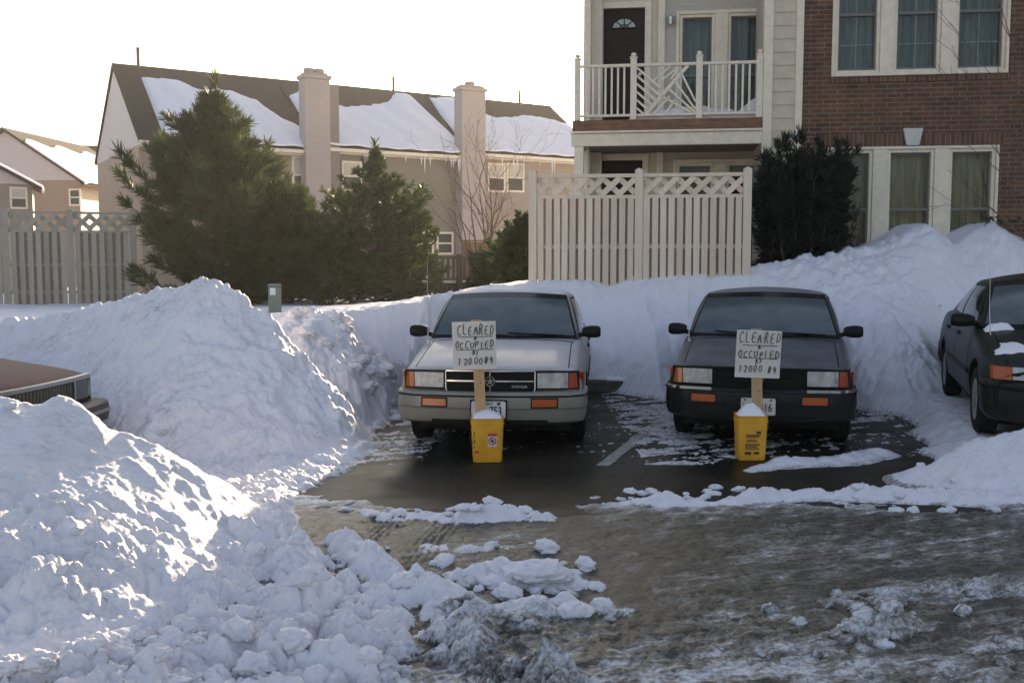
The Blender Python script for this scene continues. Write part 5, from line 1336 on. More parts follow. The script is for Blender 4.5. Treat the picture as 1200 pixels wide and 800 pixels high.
def make_wheel(parent, x, y, r, w, sg, capm, five=False):
    h = holder('wheel', parent, (x, y, r))
    t = MB(); p = [(r * .62, -w / 2 + .01), (r * .80, -w / 2), (r * .93, -w / 2 + .012), (r * .985, -w / 2 + .03), (r, -w * .3), (r, w * .3), (r * .985, w / 2 - .03), (r * .93, w / 2 - .012), (r * .80, w / 2), (r * .62, w / 2 - .01)]
    t.lathe(p + [p[0]], 40, 'x'); t.build('tyre', M['rubber'], h, smooth=50)
    c = MB(); q = [(0, w * .36), (r * .16, w * .37), (r * .18, w * .31), (r * .44, w * .34), (r * .52, w * .42), (r * .61, w * .45), (r * .625, w * .40), (r * .625, -w * .3), (0, -w * .3)]
    c.lathe([(a, b * sg) for a, b in q], 36, 'x')
    n = 10
    for k in range(n):
        a = 2 * math.pi * k / n; c.obox((w * .355 * sg, r * .24 * math.cos(a), r * .24 * math.sin(a)), (w * .39 * sg, r * .50 * math.cos(a), r * .50 * math.sin(a)), .03, .014, (1, 0, 0))
    c.build('rim', capm, h, smooth=40)

def wheels(root, half, ya, yb, r, w, m):
    for sg in (-1, 1):
        for y in (ya, yb): make_wheel(root, sg * (half - w / 2), y, r, w, sg, m)

def mirror(root, x, y, z, sg, m, sx=1.0):
    mm = MB(); w, h = .19 * sx, .125; rows = []
    for k, (dx, s) in enumerate(((0, .55), (.03, .85), (.08, 1), (.15, 1), (.185, .8), (.19, .55))):
        X = x + sg * dx * sx; rows.append([(X, y + .055 * math.cos(a) * (1 if math.cos(a) < 0 else .75) * (.7 + .3 * s), z + h / 2 * s * math.copysign(abs(math.sin(a)) ** .6, math.sin(a))) for a in np.linspace(0, 2 * math.pi, 17)[:-1]])
    mm.grid(rows, True); mm.f.append(tuple(range(16))); mm.f.append(tuple(range(len(mm.v) - 16, len(mm.v)))[::-1])
    mm.obox((x - sg * .10, y + .05, z - .06), (x + sg * .05, y + .02, z - .02), .05, .045)
    o = mm.build('mirror', m, root, smooth=45); MB().box(min(x + sg * .02, x + sg * .175), max(x + sg * .02, x + sg * .175), y + .046, y + .05, z - h * .36, z + h * .36).build('mirror_glass', M['dull_chrome'], o)

def text_obj(txt, size, m, parent, loc, name='lettering', bold=0.0, xs=1.0, rot=(math.pi / 2, 0, 0), ext=.001):
    cu = bpy.data.curves.new(name, 'FONT'); cu.body = txt; cu.size = size; cu.align_x = 'CENTER'; cu.align_y = 'CENTER'; cu.offset = bold; cu.extrude = ext
    o = bpy.data.objects.new(name, cu); COL.objects.link(o); bpy.context.view_layer.update(); dg = bpy.context.evaluated_depsgraph_get()
    me = bpy.data.meshes.new_from_object(o.evaluated_get(dg)); bpy.data.objects.remove(o); me.materials.clear(); me.materials.append(m)
    o = link(name, me, parent); o.location = loc; o.rotation_euler = rot; o.scale = (xs, 1, 1); return o

def plate(root, y, z, style):
    h = holder('licence_plate', root, (0, y, z), (R(-4), 0, 0)); W, H = .305, .152
    ol = []
    for cx, cz, a0 in ((W / 2 - .015, H / 2 - .015, 0), (-W / 2 + .015, H / 2 - .015, 90), (-W / 2 + .015, -H / 2 + .015, 180), (W / 2 - .015, -H / 2 + .015, 270)):
        ol += [(cx + .015 * math.cos(R(a0 + q)), cz + .015 * math.sin(R(a0 + q))) for q in (0, 30, 60, 90)]
    MB().prism(ol, -.003, .0).build('plate', M['plate_white'], h)
    f = MB(); f.box(-W / 2 - .012, W / 2 + .012, .001, .012, -H / 2 - .012, H / 2 + .012); f.build('plate_frame', M['black_plastic'], h)
    for sx in (-1, 1):
        for sz in (-1, 1):
            if style == 'left' or sz > 0: MB().lathe([(0, -.002), (.007, -.001), (.008, .001)], 10, 'x').build('bolt', M['ink'] if style == 'left' else M['steel'], h, loc=(sx * .10, -.006, sz * .062), rot=(0, 0, math.pi / 2))
    ry = (math.pi / 2, 0, 0)
    if style == 'left':
        text_obj('1-753', .105, M['ink'], h, (.034, -.005, -.012), bold=.0012, xs=.72)
        text_obj('Maryland', .03, M['ink'], h, (-.015, -.005, .056)); MB().box(.075, .105, -.005, -.0035, .042, .066).build('sticker', M['red_ink'], h)
    else:
        text_obj('5', .105, M['red_ink'], h, (-.075, -.005, -.010), bold=.0015, xs=.72); text_obj('816', .105, M['red_ink'], h, (.068, -.005, -.010), bold=.0015, xs=.72)
        for k, c in enumerate('CA'): text_obj(c, .042, M['red_ink'], h, (-.125, -.005, .020 - .044 * k))
        for sx in (-.12, .0, .03, .115): MB().lathe([(0, -.002), (.010, -.001), (.010, .001)], 8, 'x').build('emblem_dot', M['red_ink'], h, loc=(sx, -.005, .060), rot=(0, 0, math.pi / 2))
    return h

def spirit(name, label, loc, yaw, paint, chrome, bump_m, style, H=1.42):
    """square nosed late eighties saloon"""
    root = thing(name, label, 'car', loc, -yaw, 'two square nosed saloons parked side by side')
    Lg = 4.6
    st = [(.10, [(0,.772),(.50,.768),(.70,.762),(.775,.742),(.825,.64),(.825,.48),(.79,.30),(0,.30)]),
          (.14, [(0,.790),(.50,.786),(.715,.778),(.79,.752),(.835,.64),(.835,.48),(.80,.28),(0,.28)]),
          (.55, [(0,.872),(.50,.862),(.725,.846),(.805,.81),(.850,.66),(.850,.48),(.81,.24),(0,.24)]),
          (1.25, [(0,.958),(.50,.950),(.745,.930),(.820,.885),(.862,.68),(.862,.49),(.82,.23),(0,.23)]),
          (1.55, [(0,.978),(.50,.974),(.760,.955),(.826,.915),(.866,.69),(.866,.49),(.82,.23),(0,.23)]),
          (3.60, [(0,1.0),(.50,.996),(.755,.975),(.826,.935),(.866,.69),(.866,.49),(.82,.23),(0,.23)]),
          (4.10, [(0,1.0),(.50,.995),(.735,.97),(.81,.93),(.855,.69),(.855,.49),(.80,.28),(0,.28)]),
          (4.52, [(0,.965),(.50,.96),(.71,.94),(.79,.90),(.83,.68),(.83,.50),(.77,.34),(0,.34)]),
          (4.58, [(0,.90),(.50,.895),(.68,.88),(.75,.84),(.80,.66),(.80,.50),(.75,.38),(0,.38)])]
    B = Body(st, .10, Lg - .02); B.build(root, paint, (.93, 3.55), .36)
    C = Cabin(1.30, .955, .765, 2.02, H - .045, .63, 3.20, 3.86, .985)
    C.build(root, paint); C.glass(root)
    # hood line, hood edge trim
    for sg in (-1, 1):
        rows = [[B.top(sg * (.700 + d), y, .0025) for d in (-.005, .005)] for y in np.linspace(.16, 1.26, 16)]
        MB().slab(rows, (0, 0, -.004)).build('hood_seam', M['black_plastic'], root)
    MB().slab([[B.top(x, y, .003) for x in np.linspace(-.72, .72, 15)] for y in (1.235, 1.27)], (0, 0, -.004)).build('cowl_seam', M['black_plastic'], root)
    # front face: dark recess, grille, lamps
    zl0, zl1 = .607, .742; y0 = .10
    bent(-.80, .80, zl0 - .018, zl1 + .018, B, y0, .004, .05, 20).build('front_panel', M['black_plastic'], root)
    gw = .405
    if chrome:
        bent(-gw, gw, zl0 - .03, zl1 + .014, B, y0, .010, .03).build('grille', M['ink'], root); gm = M['chrome']; t = .013
    else:
        bent(-gw, gw, zl0 - .03, zl1 + .014, B, y0, .010, .03).build('grille', M['ink'], root); gm = M['black_plastic']; t = .012
    go = bent(-gw, gw, zl1 + .010, zl1 + .024, B, y0, .022, .02).build('grille_frame', gm, root, bevel=.003)
    bent(-gw + .03, gw - .03, zl0 - .046, zl0 - .031, B, y0, .022, .02).build('frame_bar', gm, go, bevel=.003)
    for sg in (-1, 1):
        m = MB(); x0 = sg * gw; yy = lambda x: y0 + B.kf * x * x - .022
        pts = [(x0, yy(x0) + .008, zl1 + .015), (x0, yy(x0) + .008, zl0 - .015), (x0 - sg * .012, yy(x0) + .008, zl0 - .032), (x0 - sg * .032, yy(x0) + .008, zl0 - .039)]; m.tube(pts, .0075, 8); m.build('frame_bar', gm, go, smooth=60)
    if chrome:
        for a, b in ((-gw + .01, -.05), (.05, gw - .01)): bent(a, b, (zl0 + zl1) / 2 - .012, (zl0 + zl1) / 2 + .001, B, y0, .020, .015).build('frame_bar', gm, go)
        for a, b in ((zl0 - .03, (zl0 + zl1) / 2 - .05), ((zl0 + zl1) / 2 + .038, zl1 + .01)): bent(-.006, .006, a, b, B, y0, .020, .015, 2).build('frame_bar', gm, go)
        text_obj('CHRYSLER', .030, M['dull_chrome'], root, (.265, y0 - .006, zl0 + .012), 'badge', .0006)
    else:
        for z in (zl0 + .03, zl0 + .085): bent(-gw + .01, gw - .01, z, z + .012, B, y0, .020, .015).build('frame_bar', gm, go)
        bent(-.006, .006, zl0 - .03, zl1 + .01, B, y0, .021, .015, 2).build('frame_bar', gm, go)
    em = MB(); cz = (zl0 + zl1) / 2 - .006; r = .042                # ring with a five pointed star inside
    em.tube([(r * math.cos(a), y0 - .030, cz + r * math.sin(a)) for a in np.linspace(0, 2 * math.pi, 25)], .0045, 6)
    for k in range(5):
        a = R(90 + 72 * k); q = [(r * math.cos(a), r * math.sin(a)), (r * .40 * math.cos(a + R(36)), r * .40 * math.sin(a + R(36))), (0, 0), (r * .40 * math.cos(a - R(36)), r * .40 * math.sin(a - R(36)))]
        em.prism([(x * .93, cz + z * .93) for x, z in q], y0 - .034, y0 - .026)
    em.build('emblem', M['dull_chrome'], root)
    for sg in (-1, 1):
        a, b = sorted((sg * .425, sg * .700)); lo = bent(a, b, zl0 - .003, zl1, B, y0, .018, .04).build('headlight', M['lamp_glass'], root, bevel=.005)
        bent(a - .006, b + .006, zl0 - .010, zl1 + .007, B, y0, .010, .03).build('bezel', M['black_plastic'], lo)
        # wraparound corner lamp
        pth = [(.708, y0 + B.kf * .708 ** 2 - .018), (.75, y0 + B.kf * .75 ** 2 - .016), (.790, y0 + B.kf * .79 ** 2 - .004), (.815, y0 + .125), (.832, y0 + .17), (.842, y0 + .24)]
        m = MB(); rows = [[(sg * x, y, zl0 - .002), (sg * x * 1.0, y + .006, zl1 - .002)] for x, y in pth]; m.slab(rows, (-sg * .03, .03, 0)); m.build('corner_lamp', M['red_amber'] if sg > 0 else M['amber'], root)
        # signal in the bumper, its recess
        a, b = sorted((sg * .385, sg * .605)); so2 = bent(a, b, .452, .520, B, .0, .042, .03).build('turn_signal', M['amber'], root, bevel=.004)
        bent(a - .012, b + .012, .440, .532, B, .0, .036, .03).build('bezel', M['black_plastic'], so2)
    # bumper
    pth = bumper_path(B, .0, .835, .62)
    sec = [(-.07, .578), (.010, .580), (.030, .572), (.036, .555), (.028, .548), (.030, .535), (.034, .44), (.030, .425), (.026, .36), (.010, .315), (-.03, .292), (-.09, .292)]
    bo = sweep(pth, sec).build('bumper', bump_m, root, smooth=40)
    if style == 'right':
        for sg in (-1, 1):
            q = [p for p in pth if sg * p[0] > .40]; sweep(q, [(.030, .560), (.042, .562), (.042, .585), (.030, .588)]).build('bumper_strip', M['dull_chrome'], bo)
    else:
        sweep(pth, [(.0335, .536), (.0375, .538), (.0375, .548), (.0335, .550)]).build('bumper_strip', M['black_plastic'], bo)
        sweep(pth, [(.033, .428), (.037, .430), (.037, .438), (.033, .440)]).build('bumper_strip', M['bumper_dark'], bo)
    bent(-.52, .52, .302, .335, B, .0, .030, .03, 16).build('air_slot', M['ink'], bo)
    bent(-.66, .66, .235, .296, B, .28, .02, .10, 16).build('air_dam', M['black_plastic'], root)
    plate(root, -.052, .43, style)
    # wipers, mirrors, antenna, flank details
    for xa, xb, d in ((.05, -.42, .03), (.62, .12, .02)):
        p = [C.ws(xa / .76, .01, .03), C.ws((xa + xb) / 2 / .76, .035, .035), C.ws(xb / .76, .065, .025)]; m = MB(); m.tube(p, [.011, .008, .006], 6); m.tube([C.ws(xa / .76 - .15, .03, .022), C.ws(xb / .76 - .1, .085, .022)], .007, 6); m.build('wiper', M['ink'], root)
    for sg in (-1, 1): mirror(root, sg * .80, 1.50, 1.02, sg, M['black_plastic'])
    m = MB(); m.tube([(-.735, 1.10, .93), (-.745, 1.14, 1.15), (-.752, 1.18, 1.78)], [.005, .003, .0018], 6); m.lathe([(.016, .92), (.014, .945), (.0, .95)], 10, 'z', (-.735, 1.10, 0)); m.build('antenna', M['steel'], root)
    flank(root, B, C, .30 + .0, paint, (1.42, 2.45, 3.38), .60)
    MB().box(-.72, .72, .5, 4.1, .16, .23).build('underbody', M['ink'], root)
    wheels(root, .845, .93, 3.55, .305, .19, M['wheel_grey'])
    for sg in (-1, 1):
        a, b = sorted((sg * .48, sg * .78)); MB().box(a, b, Lg - .055, Lg + .0, .66, .84).build('tail_light', M['red_amber'], root, bevel=.01)
    q = [(x, Lg - .0 - (y - 0)) for x, y in reversed(bumper_path(B, .0, .82, .5, k=.12))]; sweep(list(reversed(q)), [(-o, z + .02) for o, z in sec]).build('bumper', bump_m, root, smooth=40)
    return root, B, C

def flank(root, B, C, zlow, paint, doors, zm):
    for sg in (-1, 1):
        for y in doors:
            rows = [[B.side(y + d, z, sg, .002) for d in (-.005, .005)] for z in np.linspace(zlow, .90, 12)]; MB().slab(rows, (-sg * .004, 0, 0)).build('door_seam', M['ink'], root)
        rows = [[B.side(y, z, sg, .012) for z in (zm - .022, zm - .010, zm + .010, zm + .022)] for y in np.linspace(.62 + .68, 3.15, 24)]
        MB().slab(rows, (-sg * .014, 0, 0)).build('side_moulding', M['black_plastic'], root, bevel=.003)
        for y in doors[1:]:
            rows = [[B.side(yy, z, sg, .02) for z in (.80, .835)] for yy in np.linspace(y - .22, y - .05, 5)]; MB().slab(rows, (-sg * .018, 0, 0)).build('door_handle', M['black_plastic'], root, bevel=.004)
M['bumper_dark'] = mat('bumper_dark', (.10, .10, .09), .5)
M['silver_bumper'] = paint_mat('silver_bumper', (.27, .25, .205), .25, .42, .3, (.36, .36, .38), .2)
M['black_bumper'] = paint_mat('black_bumper', (.010, .011, .010), .0, .42, .10, (.15, .15, .16), .1, .08)
CARA = spirit('parked_car', 'silver square nosed saloon with a chrome framed grille, snow on its roof', (-.205, 8.80, 0), R(5.0), M['silver_paint'], True, M['silver_bumper'], 'left')
CARB = spirit('parked_car', 'black square nosed saloon parked between the silver car and the dark green car', (2.245, 9.0, 0), R(15.5), M['black_paint'], False, M['black_bumper'], 'right')

def car_roof_snow(pair, th, cover, seed):
    root, B, C = pair; r = np.random.default_rng(seed); rows = []
    for i in range(25):
        v = .03 + .95 * i / 24; row = []
        for j in range(25):
            u = -.93 + 1.86 * j / 24; p = C.roof(u, v).copy(); e = min(1, min(i, 24 - i) / 2.0, min(j, 24 - j) / 2.0); p.z += .004 + th * (e ** .5) * (.7 + .3 * math.sin(i * .9 + j * .7)); row.append(p)
        rows.append(row)
    MB().slab(rows, (0, 0, -.012)).build('roof_snow', cover, root, smooth=60)
M['roof_frost'] = mat('roof_frost', (.60, .61, .64), .7, var=.12, vscale=5, bump=.3, bscale=40)
car_roof_snow(CARA, .022, M['roof_frost'], 1)
M['thin_frost'] = mat('thin_frost', (.20, .20, .215), .6, var=.25, vscale=4)
car_roof_snow(CARB, .004, M['thin_frost'], 2)

def green_car():
    root = thing('parked_car', 'dark green rounded saloon cut off by the right edge, snow beside its mirror', 'car', (4.70, 7.80, .20), -R(18))
    st = [(.0, [(0,.64),(.45,.635),(.66,.62),(.74,.59),(.79,.50),(.79,.42),(.74,.24),(0,.24)]),
          (.08, [(0,.70),(.48,.695),(.69,.68),(.77,.64),(.82,.53),(.82,.42),(.77,.22),(0,.22)]),
          (.45, [(0,.80),(.50,.79),(.72,.765),(.805,.72),(.850,.58),(.850,.43),(.80,.21),(0,.21)]),
          (1.15, [(0,.93),(.50,.92),(.735,.895),(.815,.85),(.862,.64),(.860,.45),(.82,.20),(0,.20)]),
          (1.5, [(0,.96),(.50,.955),(.755,.935),(.825,.89),(.868,.66),(.864,.46),(.82,.20),(0,.20)]),
          (3.45, [(0,1.0),(.50,.995),(.755,.975),(.826,.93),(.868,.68),(.864,.47),(.82,.20),(0,.20)]),
          (4.15, [(0,1.0),(.50,.99),(.72,.965),(.80,.92),(.85,.68),(.85,.48),(.79,.25),(0,.25)]),
          (4.50, [(0,.95),(.48,.94),(.68,.915),(.77,.87),(.82,.66),(.82,.50),(.76,.32),(0,.32)]),
          (4.58, [(0,.85),(.45,.845),(.63,.82),(.71,.78),(.77,.64),(.77,.50),(.72,.38),(0,.38)])]
    B = Body(st, 0, 4.58, .22, .16); B.build(root, M['green_paint'], (.92, 3.55), .355)
    C = Cabin(1.18, .93, .765, 1.98, 1.335, .58, 3.15, 3.92, .985, .16, .045); C.build(root, M['green_paint']); C.glass(root, (.07, .46, .50, .78))
    M2 = M['black_plastic']
    for sg in (-1, 1):
        a, b = sorted((sg * .40, sg * .665)); y0 = .0
        lo = bent(a, b, .575, .675, B, y0, .016, .10, 10, .55).build('headlight', M['lamp_glass'], root, bevel=.006)
        pth = [(.672, y0 + B.kf * .672 ** 2 - .018), (.72, y0 + B.kf * .72 ** 2 - .010), (.765, y0 + B.kf * .765 ** 2 + .008), (.80, y0 + .165), (.815, y0 + .22)]
        MB().slab([[(sg * x, y, .575), (sg * (x - .004), y + .05, .675)] for x, y in pth], (-sg * .03, .05, 0)).build('corner_lamp', M['amber'], root)
        rows = [[B.top(sg * (.685 + d), y, .0025) for d in (-.005, .005)] for y in np.linspace(.12, 1.14, 16)]; MB().slab(rows, (0, 0, -.004)).build('hood_seam', M['ink'], root)
        mirror(root, sg * .80, 1.46, .985, sg, M2, 1.1)
        a, b = sorted((sg * .48, sg * .74)); MB().box(a, b, 4.52, 4.57, .68, .84).build('tail_light', M['red_amber'], root, bevel=.01)
    bent(-.38, .38, .585, .655, B, .03, -.004, .06, 10, .3).build('grille', M['ink'], root)
    bo = sweep(bumper_path(B, -.03, .83, .55, .20), [(-.08, .555), (.0, .560), (.028, .545), (.036, .50), (.034, .40), (.02, .28), (-.02, .225), (-.10, .22)]).build('bumper', M['black_bumper'], root, smooth=45)
    sweep(bumper_path(B, -.03, .83, .55, .20), [(.033, .485), (.041, .487), (.041, .515), (.033, .517)]).build('bumper_strip', M['ink'], bo)
    q = [(x, 4.6 - y) for x, y in reversed(bumper_path(B, .0, .82, .5, .2, k=.16))]; sweep(list(reversed(q)), [(.08, .60), (.0, .60), (-.03, .57), (-.035, .42), (.0, .30), (.1, .28)]).build('bumper', M['black_bumper'], root, smooth=45)
    for xa, xb in ((.05, -.42), (.62, .12)):
        m = MB(); m.tube([C.ws(xa / .76, .01, .03), C.ws((xa + xb) / 2 / .76, .035, .035), C.ws(xb / .76, .065, .025)], [.011, .008, .006], 6); m.build('wiper', M['ink'], root)
    m = MB(); m.tube([(-.72, 1.0, .88), (-.73, 1.04, 1.1), (-.735, 1.08, 1.70)], [.005, .003, .0018], 6); m.build('antenna', M['steel'], root)
    flank(root, B, C, .28, M['green_paint'], (1.38, 2.42, 3.36), .52)
    MB().box(-.72, .72, .5, 4.1, .15, .21).build('underbody', M['ink'], root)
    wheels(root, .85, .92, 3.55, .305, .19, M['wheel_light'])
    # snow left on the hood corner and by the mirror
    def patch(nm, f, n, amp, seed):
        rows = [];
        for i in range(n):
            row = []
            for j in range(n):
                a, b = i / (n - 1) * 2 - 1, j / (n - 1) * 2 - 1; rr = max(abs(a), abs(b)); p = f(a, b); e = max(0, 1 - rr); p.z += .002 + amp * min(1, e * 2.5) * (.7 + .3 * math.sin(i * 1.3 + j * 1.7 + seed)); row.append(p)
            rows.append(row)
        tag(MB().slab(rows, (0, 0, -.01)).build(nm, M['clean_snow'], root, smooth=70))
    jag = lambda b: .25 * math.sin(b * 5) + .15 * math.sin(b * 11 + 1)
    patch('hood_snow', lambda a, b: B.top(-.60 + .11 * a * (1 - .45 * b) + .05 * jag(b), .55 + .16 * b + .06 * jag(a)), 13, .02, 1)
    patch('cowl_snow', lambda a, b: B.top(-.62 + .12 * a, 1.24 + .07 * b + .05 * jag(a) * .5 + .08 * (a + .0) * 0), 13, .05, 2)
M['wheel_light'] = mat('wheel_light', (.34, .34, .32), .45, metal=.4, var=.2, vscale=10)
green_car()

def maroon_car():
    """only the nose shows: long flat hood, chrome lip, upright grille"""
    root = thing('parked_car', 'maroon car whose nose sticks out between two snow piles at the left edge', 'car', (-3.80, 8.10, -.02), R(83))
    st = [(.06, [(0,.755),(.50,.752),(.76,.742),(.83,.715),(.87,.62),(.87,.50),(.84,.32),(0,.32)]),
          (.10, [(0,.785),(.50,.782),(.77,.770),(.845,.738),(.885,.62),(.885,.50),(.85,.30),(0,.30)]),
          (.60, [(0,.875),(.50,.868),(.78,.850),(.855,.81),(.905,.66),(.905,.50),(.86,.26),(0,.26)]),
          (1.45, [(0,.965),(.50,.958),(.79,.94),(.865,.89),(.915,.68),(.915,.50),(.87,.24),(0,.24)]),
          (3.9, [(0,.985),(.50,.98),(.79,.96),(.865,.91),(.915,.68),(.915,.50),(.87,.24),(0,.24)]),
          (4.8, [(0,.95),(.50,.94),(.76,.92),(.83,.88),(.88,.66),(.88,.50),(.82,.30),(0,.30)])]
    B = Body(st, .06, 4.8, .10, .08); B.build(root, M['maroon_paint'], (1.0, 3.75), .36)
    C = Cabin(1.50, .955, .80, 2.2, 1.37, .66, 3.3, 3.95, .97); C.build(root, M['maroon_paint']); C.glass(root)
    bent(-.86, .86, .50, .745, B, .06, .004, .04, 16).build('front_panel', M['ink'], root)
    bent(-.80, .80, .722, .762, B, .06, .030, .045, 16).build('hood_lip', M['dull_chrome'], root, bevel=.006)
    go = bent(-.46, .46, .53, .716, B, .06, .010, .03, 10).build('grille', M['grille_green'], root)
    m = MB()
    for x in np.arange(-.44, .45, .045): m.box(x - .006, x + .006, .06 + .10 * x * x - .022, .06 + .10 * x * x - .008, .535, .712)
    m.build('grille_bars', M['bumper_dark'], go)
    for sg in (-1, 1):
        a, b = sorted((sg * .49, sg * .52)); bent(a, b, .53, .72, B, .06, .02, .03, 2).build('grille_edge', M['dull_chrome'], go)
        a, b = sorted((sg * .53, sg * .80)); bent(a, b, .545, .716, B, .06, .006, .03, 6).build('headlight', M['dark_lens'], root, bevel=.005)
        pth = [(.805, .06 + .10 * .64 - .008), (.845, .115), (.872, .16), (.884, .22), (.890, .30)]
        MB().slab([[(sg * x, y, .56), (sg * (x - .008), y + .01, .722)] for x, y in pth], (-sg * .03, .03, 0)).build('corner_lamp', M['lamp_clear'], root)
    bo = sweep(bumper_path(B, -.10, .90, .7, .10), [(-.12, .52), (.0, .525), (.03, .505), (.035, .47), (.035, .40), (.02, .35), (-.03, .33), (-.12, .33)]).build('bumper', M['maroon_bumper'], root, smooth=40)
    sweep(bumper_path(B, -.10, .90, .7, .10), [(.033, .425), (.045, .428), (.045, .455), (.033, .458)]).build('bumper_strip', M['dull_chrome'], bo)
    for sg in (-1, 1): mirror(root, sg * .84, 1.62, 1.01, sg, M['black_plastic'])
    MB().box(-.75, .75, .5, 4.2, .18, .24).build('underbody', M['ink'], root)
    wheels(root, .89, 1.0, 3.75, .31, .19, M['wheel_grey'])
    # rest of the snow at the back of the hood
    rows = []
    for i in range(16):
        row = []
        for j in range(12):
            x = .85 * (i / 15 * 2 - 1) * .82; ft = .98 + .20 * math.sin(x * 3.1 + 1) - .12 * x; y = ft + (1.48 - ft) * j / 11; e = min(1, j / 2.5, (11 - j) / 1.0 + .4, min(i, 15 - i) / 1.5 + .02); row.append(B.top(x, y, .004 + .07 * e ** .6))
        rows.append(row)
    MB().slab(rows, (0, 0, -.01)).build('hood_snow', M['clean_snow'], root, smooth=60)
M['grille_green'] = mat('grille_green', (.022, .030, .018), .5); M['dark_lens'] = mat('dark_lens', (.045, .055, .045), .15, spec=.6); M['lamp_clear'] = mat('lamp_clear', (.24, .26, .24), .2, var=.1, spec=.6)
M['maroon_bumper'] = mat('maroon_bumper', (.06, .048, .04), .5, var=.15)
maroon_car()

# ------------------------------------------------------------------ parking claim signs in yellow tubs
GLYPH = {'C': [[(.95,.85),(.6,1),(.2,.85),(.02,.5),(.15,.12),(.55,0),(.95,.12)]], 'L': [[(.1,1),(.05,.02),(.8,.0)]], 'E': [[(.85,.98),(.1,.95),(.05,.0),(.85,.03)], [(.08,.5),(.7,.52)]],
         'A': [[(.0,0),(.45,1),(.95,0)], [(.2,.38),(.78,.4)]], 'R': [[(.08,0),(.1,1),(.65,.98),(.8,.75),(.55,.52),(.1,.48)], [(.4,.5),(.92,.0)]], 'D': [[(.1,.02),(.12,.98),(.6,.92),(.92,.55),(.75,.12),(.1,.02)]],
         'O': [[(.5,1),(.12,.8),(.02,.4),(.3,.02),(.7,.08),(.97,.5),(.8,.9),(.5,1)]], 'U': [[(.08,1),(.05,.3),(.35,.0),(.75,.1),(.9,.45),(.9,1)]], 'P': [[(.1,0),(.12,1),(.7,.95),(.85,.72),(.6,.5),(.12,.45)]],
         'I': [[(.5,1),(.48,0)]], 'B': [[(.1,0),(.12,1),(.65,.95),(.7,.65),(.15,.52),(.8,.42),(.8,.1),(.1,0)]], 'Y': [[(.0,1),(.45,.5),(.95,1)], [(.45,.5),(.3,-.05)]],
         '1': [[(.3,.8),(.55,1),(.5,0)]], '2': [[(.08,.75),(.35,1),(.8,.85),(.7,.5),(.05,.02),(.95,.06)]], '0': [[(.5,1),(.12,.75),(.08,.3),(.45,0),(.85,.25),(.9,.75),(.5,1)]],
         '#': [[(.35,1),(.2,0)], [(.75,1),(.6,0)], [(.05,.65),(.95,.68)], [(.0,.32),(.9,.35)]], '9': [[(.85,.75),(.5,1),(.15,.75),(.4,.45),(.8,.6),(.88,.8),(.7,0)]],
         '&': [[(.95,.05),(.25,.8),(.45,1),(.65,.8),(.1,.3),(.3,.0),(.65,.1),(.9,.45)]]}
def handwrite(txt, x0, x1, z0, z1, y, seed, rad=.0034, slant=.12):
    r = random.Random(seed); m = MB(); n = len(txt); cw = (x1 - x0) / n
    for k, ch in enumerate(txt):
        if ch == ' ': continue
        w = cw * (.66 if ch != '1' and ch != 'I' else .45); h = (z1 - z0) * r.uniform(.82, 1.14); w *= r.uniform(.85, 1.2); ox = x0 + cw * (k + .14) + r.uniform(-.03, .03) * cw; oz = z0 + r.uniform(-.10, .10) * (z1 - z0)
        for st in GLYPH[ch]:
            q = chaikin([np.array(p) + np.array((r.uniform(-.03, .03), r.uniform(-.03, .03))) for p in st], 2 if ch not in 'LEAYI#1' else 1)
            m.tube([(ox + a * w + slant * b * h * .6, y, oz + b * h) for a, b in q], rad, 5)
    return m
def underline(m, x0, x1, z, y, seed, rad=.0028):
    r = random.Random(seed); m.tube([(x0 + (x1 - x0) * k / 8, y, z + r.uniform(-.002, .002)) for k in range(9)], rad, 5)
M['sign_card'] = mat('sign_card', (.68, .63, .57), .8, var=.06, vscale=4); M['marker'] = mat('marker', (.035, .028, .03), .7)
M['stake'] = mat('stake', (.50, .32, .16), .75, var=.18, vscale=8, stretch=(6, 6, .6), bump=.15)
M['tub_yellow'] = mat('tub_yellow', (.74, .37, .03), .45, var=.16, vscale=7, spec=.4, rvar=.15, bump=.08, bscale=15); M['tub_ink'] = mat('tub_ink', (.05, .035, .02), .6); M['label_pink'] = mat('label_pink', (.62, .55, .58), .5); M['tub_red'] = mat('tub_red', (.42, .05, .04), .5)

def rounded(w, d, r, n=5):
    o = []
    for cx, cy, a0 in ((w / 2 - r, d / 2 - r, 0), (-w / 2 + r, d / 2 - r, 90), (-w / 2 + r, -d / 2 + r, 180), (w / 2 - r, -d / 2 + r, 270)):
        o += [(cx + r * math.cos(R(a0 + 90 * k / n)), cy + r * math.sin(R(a0 + 90 * k / n))) for k in range(n + 1)]
    return o

